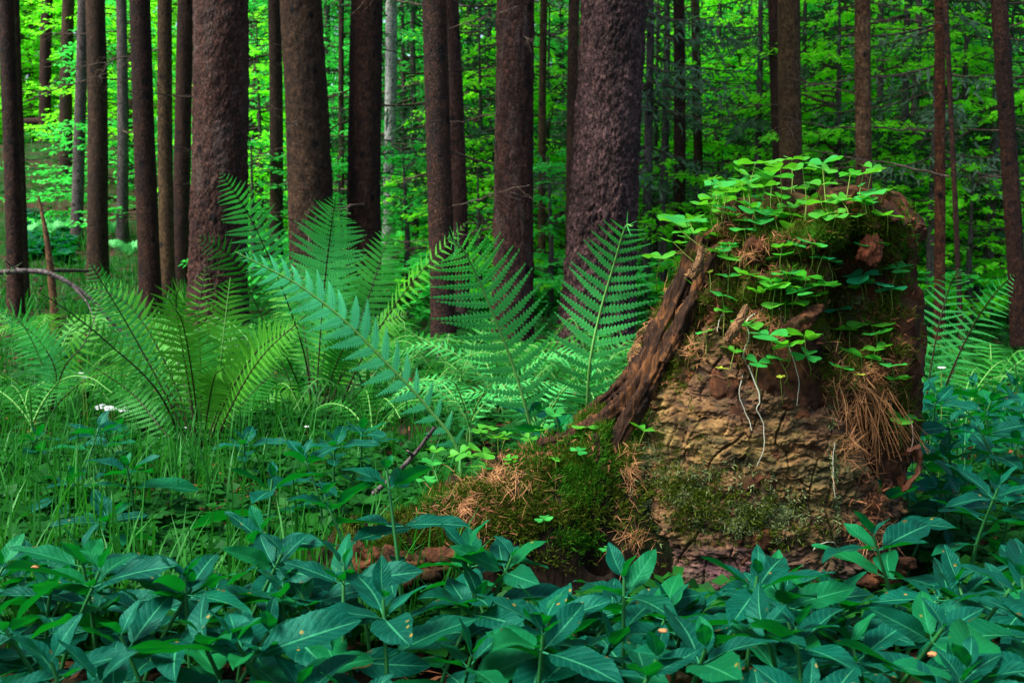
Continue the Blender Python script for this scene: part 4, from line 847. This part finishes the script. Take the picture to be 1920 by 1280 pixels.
for i, (px, py, d, k, mt) in enumerate([(500, 700, 4.2, 6, 'fern_mid'), (260, 690, 4.0, 6, 'fern_mid'), (740, 720, 4.4, 6, 'fern_mid'), (860, 720, 4.0, 6, 'fern_mid'), (1010, 715, 4.3, 6, 'fern_mid'), (1120, 720, 4.0, 5, 'fern_mid'), (100, 690, 4.3, 6, 'fern_lime'), (400, 690, 4.6, 6, 'fern_mid'), (600, 700, 4.5, 6, 'fern_mid'), (1860, 740, 4.0, 5, 'fern_mid'), (700, 830, 2.6, 6, 'fern_mid'), (880, 800, 2.5, 6, 'fern_teal'), (1010, 815, 2.5, 5, 'fern_teal'), (780, 770, 3.2, 6, 'fern_mid'), (1120, 770, 2.9, 5, 'fern_mid'), (940, 760, 3.2, 5, 'fern_teal'), (470, 800, 2.9, 5, 'fern_lime'),
                                        (220, 780, 2.9, 6, 'fern_mid'), (60, 800, 2.5, 5, 'fern_mid'), (1060, 740, 3.4, 5, 'fern_mid'), (640, 760, 3.4, 5, 'fern_mid'), (320, 740, 3.4, 5, 'fern_lime'), (1800, 800, 2.9, 5, 'fern_mid')]):
    fl_ = []
    for j in range(k):
        a_ = j / k * 6.283 + rs.rand(); L = rs.uniform(130, 210); ex = math.cos(a_) * L; dy = math.sin(a_) * .25
        fl_.append(([(px, py, d), (px + ex * .35, py - L * .42, d + dy * .4), (px + ex * .75, py - L * rs.uniform(.35, .6), d + dy * .8), (px + ex * 1.1, py - L * rs.uniform(.1, .45), d + dy)], rs.uniform(32, 50), 20, (0, -.35, 1), mt, 'stalk_green', dict(blade0=.2, plen=.12)))
    fern(fl_, 'low feathery fern rosette filling the undergrowth between the tall fronds', 'low fern rosettes', 'small_fern')
# ferns on the far left slope
for i, (px, py, d) in enumerate([(110, 330, 16), (205, 340, 16.5), (85, 350, 15), (240, 420, 14)]):
    fl_ = []
    for j in range(6):
        a_ = j / 6 * 6.283 + rs.rand(); L = rs.uniform(35, 55); ex = math.cos(a_) * L
        x_ = (px - 960) / FPX * d; py_ = proj(np.array([x_, d, float(G(x_, d))]))[1]
        fl_.append(([(px, py_, d), (px + ex * .4, py_ - L * .6, d), (px + ex, py_ - L * rs.uniform(.3, .8), d)], 12, 14, (0, -1, .8), 'fern_teal', 'stalk_green', dict(blade0=.15, plen=.3, thick=.004)))
    fern(fl_, 'small pale fern growing far up the left slope', 'ferns on the far slope')

# ------------------------------------------------------------------ dog's mercury in the foreground
def merc_leaf(seed, L=1., W=.36):
    rs = np.random.RandomState(seed); nu_, nv_ = 37, 9; u = np.linspace(0, 1, nu_); v = np.linspace(-1, 1, nv_); Uu, Vv = np.meshgrid(u, v, indexing='ij')
    wid = W * .5 * np.sin(np.pi * Uu ** .86) ** .78 * (1 - .22 * Uu) * 1.3
    ser = 1 + .085 * (np.abs(Vv) > .9) * ((Uu * 17) % 1.0 - .4) * (Uu < .95)
    x = wid * Vv * ser; bend = rs.uniform(.05, .42); twist = rs.normal(0, .25); side = rs.normal(0, .10)
    fold = rs.uniform(.08, .42); z = fold * np.abs(x) - bend * Uu ** 2 * .8 + rs.uniform(0, .2) * Uu + .020 * np.sin(Uu * rs.uniform(8, 15) + Vv * 1.5 + rs.rand() * 6) * np.abs(Vv) + .0025 * np.cos((Uu * 9 - np.abs(Vv) * 2.2) * 6.283) * np.abs(Vv) * (1 - Uu)
    ca = np.cos(twist * Uu); sa = np.sin(twist * Uu); x2 = x * ca - z * sa * .3 + side * Uu ** 2; z2 = z * ca + x * sa
    pet = .13; V = stack(x2, Uu + pet, z2 + .02); mb = MB().add(V, grid_faces(nu_, nv_), stack(Uu, Vv, Uu * 0 + rs.rand()))
    Vt, Ft, At = tube([[0, 0, 0], [0, pet * .5, .008], [0, pet + .03, .019]], [.012, .010, .009], 6); At[:] = (0, 0, 1); mb.add(Vt, Ft, At)
    return mb.build('leaf', M['mercury'], link=False)
ML = [merc_leaf(300 + i, 1, (.36, .40, .33, .44, .38, .42, .35, .40)[i]) for i in range(8)]
def merc_plant(seed, h):
    """one set of (matrix, leaf source) plus a stem for a plant of height h"""
    rs = np.random.RandomState(seed); out = []; lean = rs.normal(0, .04, 2)
    pts = curve([[0, 0, -.02], [lean[0] * .3, lean[1] * .3, h * .5], [lean[0], lean[1], h]], 12)
    stem = MB().add(*tube(pts, np.linspace(.0026, .0016, 12), 6)).build('stem', M['mercury_stem'], link=False)
    lv = [(1.0, 2, .036, .75), (.985, 2, .060, .28), (.93, 2, .080, .04), (.80, 2, .084, -.10), (.60, 2, .066, -.18)]
    az = rs.rand() * 6.28
    for (f, k, L, el) in lv:
        az += math.pi / 2 + rs.normal(0, .18)
        for j in range(k):
            a_ = az + j * math.pi + rs.normal(0, .16); o = pts[min(11, int(f * 11))]; s = L * rs.uniform(.55, 1.05)
            m = Matrix.Translation(o) @ Matrix.Rotation(a_, 4, 'Z') @ Matrix.Rotation(el + rs.normal(.08, .16), 4, 'X') @ Matrix.Rotation(rs.normal(0, .22), 4, 'Y') @ Matrix.Diagonal((s, s, s, 1))
            out.append((m, ML[rs.randint(0, 8)]))
    if rs.rand() < .5:   # thread with small round fruits
        V, F, A = tube(curve([pts[9], pts[9] + [.01, .01, .03], pts[9] + [.02, .012, .05]], 6), .0004, 3)
    return stem, out
MP = [merc_plant(400 + i, .165) for i in range(10)]
def mercury(x, y, z, label, group, tilt=.06):
    g = float(G(x, y)); h = max(.06, z - g); stem, lv = MP[random.randrange(10)]
    root = empty('mercury_plant', (x, y, g), label, 'plant', group, (random.gauss(0, tilt), random.gauss(0, tilt), random.random() * 6.283))
    sc_ = h / .165; so_ = inst(stem, root, mat=Matrix.Diagonal((1, 1, sc_, 1)))
    for m, src in lv:
        m2 = m.copy(); m2[2][3] = m2[2][3] * sc_; inst(src, root, mat=m2)
HERO = [(920, 1048, 'dark teal leafy plant spreading wide leaves just below the mossy root'), (993, 1172, 'blue green leafy plant at the bottom centre under the root'), (872, 1035, None), (731, 1152, None),
        (1398, 1082, 'leafy plant covering the middle foot of the bark'), (1485, 1127, 'leafy plant before the foot of the bark, right of its middle'), (1759, 1075, 'large leafy plant at the right foot of the stump'), (1656, 1240, None), (1631, 1125, None), (1890, 1172, None), (1820, 1210, None),
        (77, 1082, 'leafy plant at the left edge in the foreground'), (128, 1149, None), (354, 1092, 'leafy plant standing in the middle of the left foreground'), (353, 1182, None), (171, 1041, 'leafy plant right below the grass patch near the left edge'), (427, 1031, None), (561, 994, 'leafy plant standing alone left of the root end'), (490, 905, 'tall leafy plant rising above the grass left of the root'),
        (181, 1236, None), (457, 1152, None), (1817, 904, 'tall leafy plant right of the stump at its mid height'), (1700, 1000, None), (640, 1100, None), (1180, 1100, None), (1250, 1180, None), (1100, 1240, None), (1540, 1200, None), (760, 900, 'small leafy plant beside the pale dead twig'), (700, 935, None)]
def zone_lab(x, y):
    px, py = 960 + x / y * FPX, 0
    if y > 1.35 and px > 1600: return 'teal leafy plant in the thicket filling the ground right of the stump', 'leafy plants right of the stump'
    if y > 1.3: return 'dark leafy herb scattered in the grass behind the foreground plants', 'leafy plants in the grass'
    if px < 640: return 'dark teal leafy plant in the carpet across the left foreground', 'foreground plants on the left'
    if px < 1280: return 'dark teal leafy plant in the carpet below the mossy root', 'foreground plants in the middle'
    return 'dark teal leafy plant in the carpet below the stump', 'foreground plants on the right'
placed = []
for (px, py, lab) in HERO:
    d = .300 * FPX / (py - 430) if py > 960 else .31 * FPX / (py - 430) * .98
    if 640 < px < 1720: d = min(d, 1.16)
    p = P(px, py, d); l2, g2 = zone_lab(p[0], p[1]); mercury(p[0], p[1], p[2], lab or l2, None if lab else g2); placed.append((p[0], p[1]))
rs = np.random.RandomState(5); cnt = 0
def try_place(x, y, z, md):
    for (a_, b_) in placed:
        if (a_ - x) ** 2 + (b_ - y) ** 2 < md * md: return False
    placed.append((x, y)); l2, g2 = zone_lab(x, y); mercury(x, y, z, l2, g2); return True
for _ in range(1500):
    y = rs.uniform(.50, 1.20); x = rs.uniform(-.52, .52) * y * 1.05
    if abs(x) < 1: 
        if try_place(x, y, min(float(G(x, y)) + rs.uniform(.11, .175), (.425 - .30 * y) if 1050 < 960 + x / y * FPX < 1740 else (.44 - .29 * y)), .056): cnt += 1
    if cnt > 150: break
cnt = 0
for _ in range(900):
    y = rs.uniform(1.3, 2.7); px = rs.uniform(1690, 1990); x = (px - 960) / FPX * y
    if try_place(x, y, float(G(x, y)) + rs.uniform(.12, .21), .075): cnt += 1
    if cnt > 50: break
cnt = 0
for _ in range(300):
    y = rs.uniform(1.25, 2.2); px = rs.uniform(-40, 700); x = (px - 960) / FPX * y
    if try_place(x, y, float(G(x, y)) + rs.uniform(.08, .14), .16): cnt += 1
    if cnt > 9: break
for px, y in ((1050, 1.75), (1150, 1.85), (980, 1.9), (1110, 2.1)): 
    x = (px - 960) / FPX * y; try_place(x, y, float(G(x, y)) + .17, .05)

# ------------------------------------------------------------------ grass, herbs, litter
def scatter(n, y0, y1, pxa, pxb, power=1.5):
    y = y0 + (y1 - y0) * RS.rand(n) ** power; px = RS.uniform(pxa, pxb, n); x = (px - 960) / FPX * y
    ok = ~((np.abs(x - S0[0]) < .20) & (np.abs(y - SD) < .19)); return x[ok], y[ok]
def grass(name, n, y0, y1, a_, b_, L, label, width=.0030, power=1.3, flop=.5):
    x, y = scatter(n, y0, y1, a_, b_, power); kk = vnoise(stack(x * 5, y * 5, x * 0), 88) > -.35; x, y = x[kk], y[kk]; n = len(x); m = 7; t = np.linspace(0, 1, m)
    l = L * RS.uniform(.45, 1.3, n); az = RS.rand(n) * 6.283; fl_ = RS.uniform(.1, 1., n) * flop; z = G(x, y)
    cx_ = (t[None] ** 2 * (l * fl_)[:, None]); zz_ = l[:, None] * (t[None] - .45 * fl_[:, None] * t[None] ** 2.2)
    C = stack(x[:, None] + cx_ * np.cos(az)[:, None], y[:, None] + cx_ * np.sin(az)[:, None], z[:, None] + zz_)
    ra = az + np.pi / 2 + RS.normal(0, .5, n); S_ = stack(np.cos(ra), np.sin(ra), 0 * ra)[:, None] * (width * RS.uniform(.5, 1.3, n)[:, None] * np.sin(np.pi * (.15 + .85 * t))[None] ** .6)[..., None] * .5
    V = np.stack([C - S_, C + S_], 2).reshape(n, m * 2, 3); f = grid_faces(m, 2)
    F = (f[None] + (np.arange(n) * m * 2)[:, None, None]).reshape(-1, 4); A = np.zeros((n, m * 2, 3)); A[..., 2] = RS.rand(n)[:, None]
    tag(MB().add(V.reshape(-1, 3), F, A.reshape(-1, 3)).build(name, M['grass']), label, 'grass', kind='stuff')
grass('grass', 3000, 1.2, 3.0, -60, 860, .15, 'long green grass blades below the ferns on the left')
grass('grass', 5000, 8., 24, -60, 420, .22, 'thin grass growing on the brown left slope', .010, 1.)
grass('grass', 5000, 3., 16, -60, 2000, .16, 'sparse distant grass on the forest floor', .008, 1.)
def herbs(name, mat, n, y0, y1, a_, b_, size, hh, label, power=1.2, k=3, grow=0.):
    x, y = scatter(n, y0, y1, a_, b_, power); kk = vnoise(stack(x * 3.5, y * 3.5, x * 0), 99) > -.45; x, y = x[kk], y[kk]; n = len(x)
    z = G(x, y) + RS.uniform(.1, 1, n) * hh; mb = MB(); a0 = RS.rand(n) * 6.283; s = size * RS.uniform(.6, 1.4, n) * (1 + grow * y); r_ = RS.rand(n); zn = RS.normal(0, .3, (n, 3)); zn[:, 2] += 1
    for j in range(k):
        a1 = a0 + j * 6.283 / k; stamp(mb, LEAF_V, LEAF_F, LEAF_A, stack(x, y, z), stack(np.cos(a1), np.sin(a1), RS.normal(-.05, .25, n)), zn, s, r_, 1.5)
    tag(mb.build(name, M[mat]), label, 'ground plants', kind='stuff')
herbs('ground_herbs', 'herb', 12000, 1.2, 3.4, -80, 2000, .020, .055, 'low bright herbs and seedlings covering the forest floor nearby', 1.)
herbs('ground_herbs', 'herb', 11000, 3.2, 12, -80, 2000, .022, .10, 'green ground plants spreading between the trunks', 1.3, 3, .12)
herbs('ground_herbs', 'herb', 3200, 5.0, 10, 380, 2000, .040, .15, 'loose ankle high undergrowth standing between the near trunks', 1., 4, .02)
herbs('ground_herbs', 'beech_deep', 9000, 9, 24, 400, 2000, .06, .5, 'waist high green undergrowth behind the trunks', 1., 4, .02)
herbs('ground_herbs', 'herb', 1500, 1.15, 3.4, -60, 900, .022, .07, 'mixed broader seedlings standing in the grass on the left', 1., 4)
herbs('slope_herbs', 'herb', 1700, 9, 26, -60, 400, .035, .10, 'patchy green plants on the brown left slope', 1., 3, .03)
herbs('ground_herbs', 'mercury', 1200, 13, 17, 30, 140, .08, .14, 'bluish green patch of plants on the left slope', 1., 4)
x, y = scatter(9000, 1., 9, -80, 2000, 1.4); n = len(x); mb = MB()
stamp(mb, BL_V, BL_F, BL_A, stack(x, y, G(x, y) + .006 + RS.rand(n) * .012), stack(RS.normal(size=n), RS.normal(size=n), RS.normal(0, .15, n)), RS.normal(0, .3, (n, 3)) + np.array([0, 0, 1]), .022 * RS.uniform(.5, 1.6, n) * (1 + .12 * y), RS.rand(n), RS.uniform(.05, .45, n))
tag(mb.build('leaf_litter', M['litter']), 'brown needle and leaf litter between the green plants', 'litter', kind='stuff')

# ------------------------------------------------------------------ sticks, flowers, single dead leaves
def stick(name, pix, r0, r1, mat, label, cat='branch', n=40, sides=10, rough=.12, twigs=()):
    c = curve([P(*q) for q in pix], n); V, F, A = tube(c, np.linspace(r0, r1, n), sides); V = V.reshape(n, sides, 3); off = V - c[:, None]
    off *= (1 + rough * fbm(V * 40 / max(1, pix[0][2]), 5) + rough * (vnoise(stack(np.linspace(0, 9, n), np.zeros(n), np.zeros(n)), 3) > .45)[:, None])[..., None]
    root = empty(name, c[0], label, cat); MB().add((c[:, None] + off).reshape(-1, 3), F, A).build('shaft' if not twigs else 'stem', M[mat], root, c[0])
    for tw in twigs: MB().add(*tube(curve([P(*q) for q in tw], 16), np.linspace(r1 * 1.1, r1 * .4, 16), 6)).build('side_twig', M[mat], root, c[0])
stick('dead_twig', [(700, 925, 1.36), (735, 895, 1.35), (778, 850, 1.34), (816, 800, 1.33)], .0030, .0024, 'bark_grey', 'pale mossy dead twig poking up beside the root end', twigs=[[(774, 855, 1.34), (768, 848, 1.33), (760, 842, 1.33)]])
stick('broken_stake', [(108, 660, 6.0), (100, 560, 6.0), (88, 450, 6.0), (72, 368, 6.0)], .030, .006, 'deadwood', 'leaning broken orange brown snag on the left', 'snag')
stick('fallen_branch', [(-20, 512, 3.2), (60, 508, 3.2), (110, 520, 3.2), (170, 560, 3.2), (215, 610, 3.2), (260, 650, 3.2)], .0085, .004, 'bark_grey', 'arched dead branch bending down to the ferns at the left', twigs=[[(135, 535, 3.2), (165, 570, 3.15), (182, 620, 3.1)], [(40, 507, 3.2), (25, 500, 3.2), (10, 490, 3.15)]])
stick('fallen_log', [(35, 508, 10), (100, 507, 10), (165, 508, 10.5)], .02, .015, 'bark_grey', 'thin fallen pole lying behind the broken snag', 'log')
stick('fallen_log', [(20, 232, 25), (120, 226, 25), (250, 232, 25)], .10, .07, 'bark_dark', 'dark fallen log along the top of the left slope', 'log')
stick('dead_twig', [(960, 760, 5.8), (945, 700, 5.8), (958, 655, 5.8)], .004, .002, 'bark_grey', 'thin grey twig standing before the foot of the middle trunk', twigs=[])
stick('dead_twig', [(818, 705, 5.6), (822, 660, 5.6), (842, 625, 5.6)], .004, .002, 'bark_pale', 'thin pale twig leaning on the dark trunk behind the ferns')
for i, (px, y) in enumerate(((330, 1.9), (1005, 1.36), (180, 2.1), (520, 1.8))):
    a_ = random.random() * 3; x = (px - 960) / FPX * y; g = float(G(x, y)) + .012; L = .09
    c = curve([[x - L * math.cos(a_), y - L * math.sin(a_) * .4, g], [x, y, g + .015], [x + L * math.cos(a_), y + L * math.sin(a_) * .4, g + .01]], 16)
    tag(MB().add(*tube(c, np.linspace(.003, .0015, 16), 7)).build('fallen_twig', M['deadwood']), 'short brown twig lying in the grass', 'twig', 'short twigs in the grass')
def flower(px, py, d, s, label, group):
    p = P(px, py, d); g = float(G(p[0], p[1])); root = empty('white_flower', (p[0], p[1], g), label, 'flower', group)
    MB().add(*tube(curve([[p[0], p[1], g], [p[0] + .004, p[1], (g + p[2]) / 2], p], 8), .0007, 4)).build('stem', M['sorrel_stalk'], root, (p[0], p[1], g))
    mb = MB(); k = 5; a1 = np.arange(k) * 6.283 / k + random.random(); stamp(mb, LEAF_V, LEAF_F, LEAF_A, np.tile(p, (k, 1)), stack(np.cos(a1), np.sin(a1), np.full(k, .25)), np.tile([0, -.5, 1.], (k, 1)), s, RS.rand(k), 1.4)
    mb.build('petals', M['petal'], root, (p[0], p[1], g))
for i in range(16): flower(205 + RS.normal(0, 22), 765 + RS.normal(0, 3.5), 2.75 + RS.normal(0, .04), .010, 'tiny white flower in the patch under the left ferns', 'white flowers under the left ferns')
for x, y in ((158, 708), (348, 802), (575, 800), (152, 700)): flower(x, y, 2.5, .007, 'single tiny white flower scattered among the left ferns', 'scattered white flowers')
flower(1765, 690, 2.0, .008, 'white flower above the leafy plants right of the stump', None)
# curled brown leaf hanging right of the stump
mb = MB(); rs = np.random.RandomState(9)
c = np.array([P(1697, 850, 1.30), P(1725, 848, 1.30), P(1728, 880, 1.30), P(1712, 905, 1.30), P(1700, 918, 1.31), P(1692, 890, 1.31)]); c = curve(c, 40); u = np.linspace(-1, 1, 7)
wv = .007 + .004 * fbm(c * 90, 2)
V = c[:, None] + stack(u[None] * wv[:, None] * .7, (u[None] ** 2) * wv[:, None] * 1.2, u[None] * wv[:, None] * .8 + 0 * wv[:, None]) + .0022 * stack(*[fbm(np.repeat(c[:, None], 7, 1) * 160 + u[None, :, None], k) for k in (4, 5, 6)])
mb.add(V, grid_faces(40, 7), stack(np.zeros((40, 7)), np.zeros((40, 7)), rs.rand(40, 7))); dl = mb.build('dead_leaf', M['brown_leaf']); tag(dl, 'curled reddish brown dead leaf hanging right of the stump', 'leaf')
V, F, A = tube(curve([P(1705, 852, 1.30), P(1712, 825, 1.31), P(1708, 790, 1.36), P(1690, 770, 1.44)], 12), .0007, 4); MB().add(V, F, A).build('stalk', M['twig'], dl)
# small orange bud scales lying on the foreground leaves
for i, (px, py, d) in enumerate([(68, 1062, 1.0), (1243, 1182, .80), (1748, 1226, .76)]):
    V, F = lump(P(px, py, d), .0022, 20 + i, (1.5, 1, .6), 12, .3); tag(MB().add(V, F, np.tile([0, 0, .8], (len(V.reshape(-1, 3)), 1))).build('bud_scale', M['needle']), 'tiny orange brown bud scale lying on a foreground leaf', 'bud scale', 'orange bud scales on the leaves')
# rocks / loose clods and broken bark at the foot of the root
for i, (px, py, d, s) in enumerate([(700, 1055, 1.30, .022), (760, 1075, 1.26, .018), (1640, 1065, 1.36, .022), (830, 1060, 1.29, .020)]):
    V, F = lump(P(px, py, d), s, 50 + i, (1.6, 1, .9), 30, .4); tag(MB().add(V, F).build('wood_chunk', M['rotten']), 'crumbled dark chunk of rotten wood at the foot of the stump and root', 'wood chunk', 'rotten chunks at the foot')
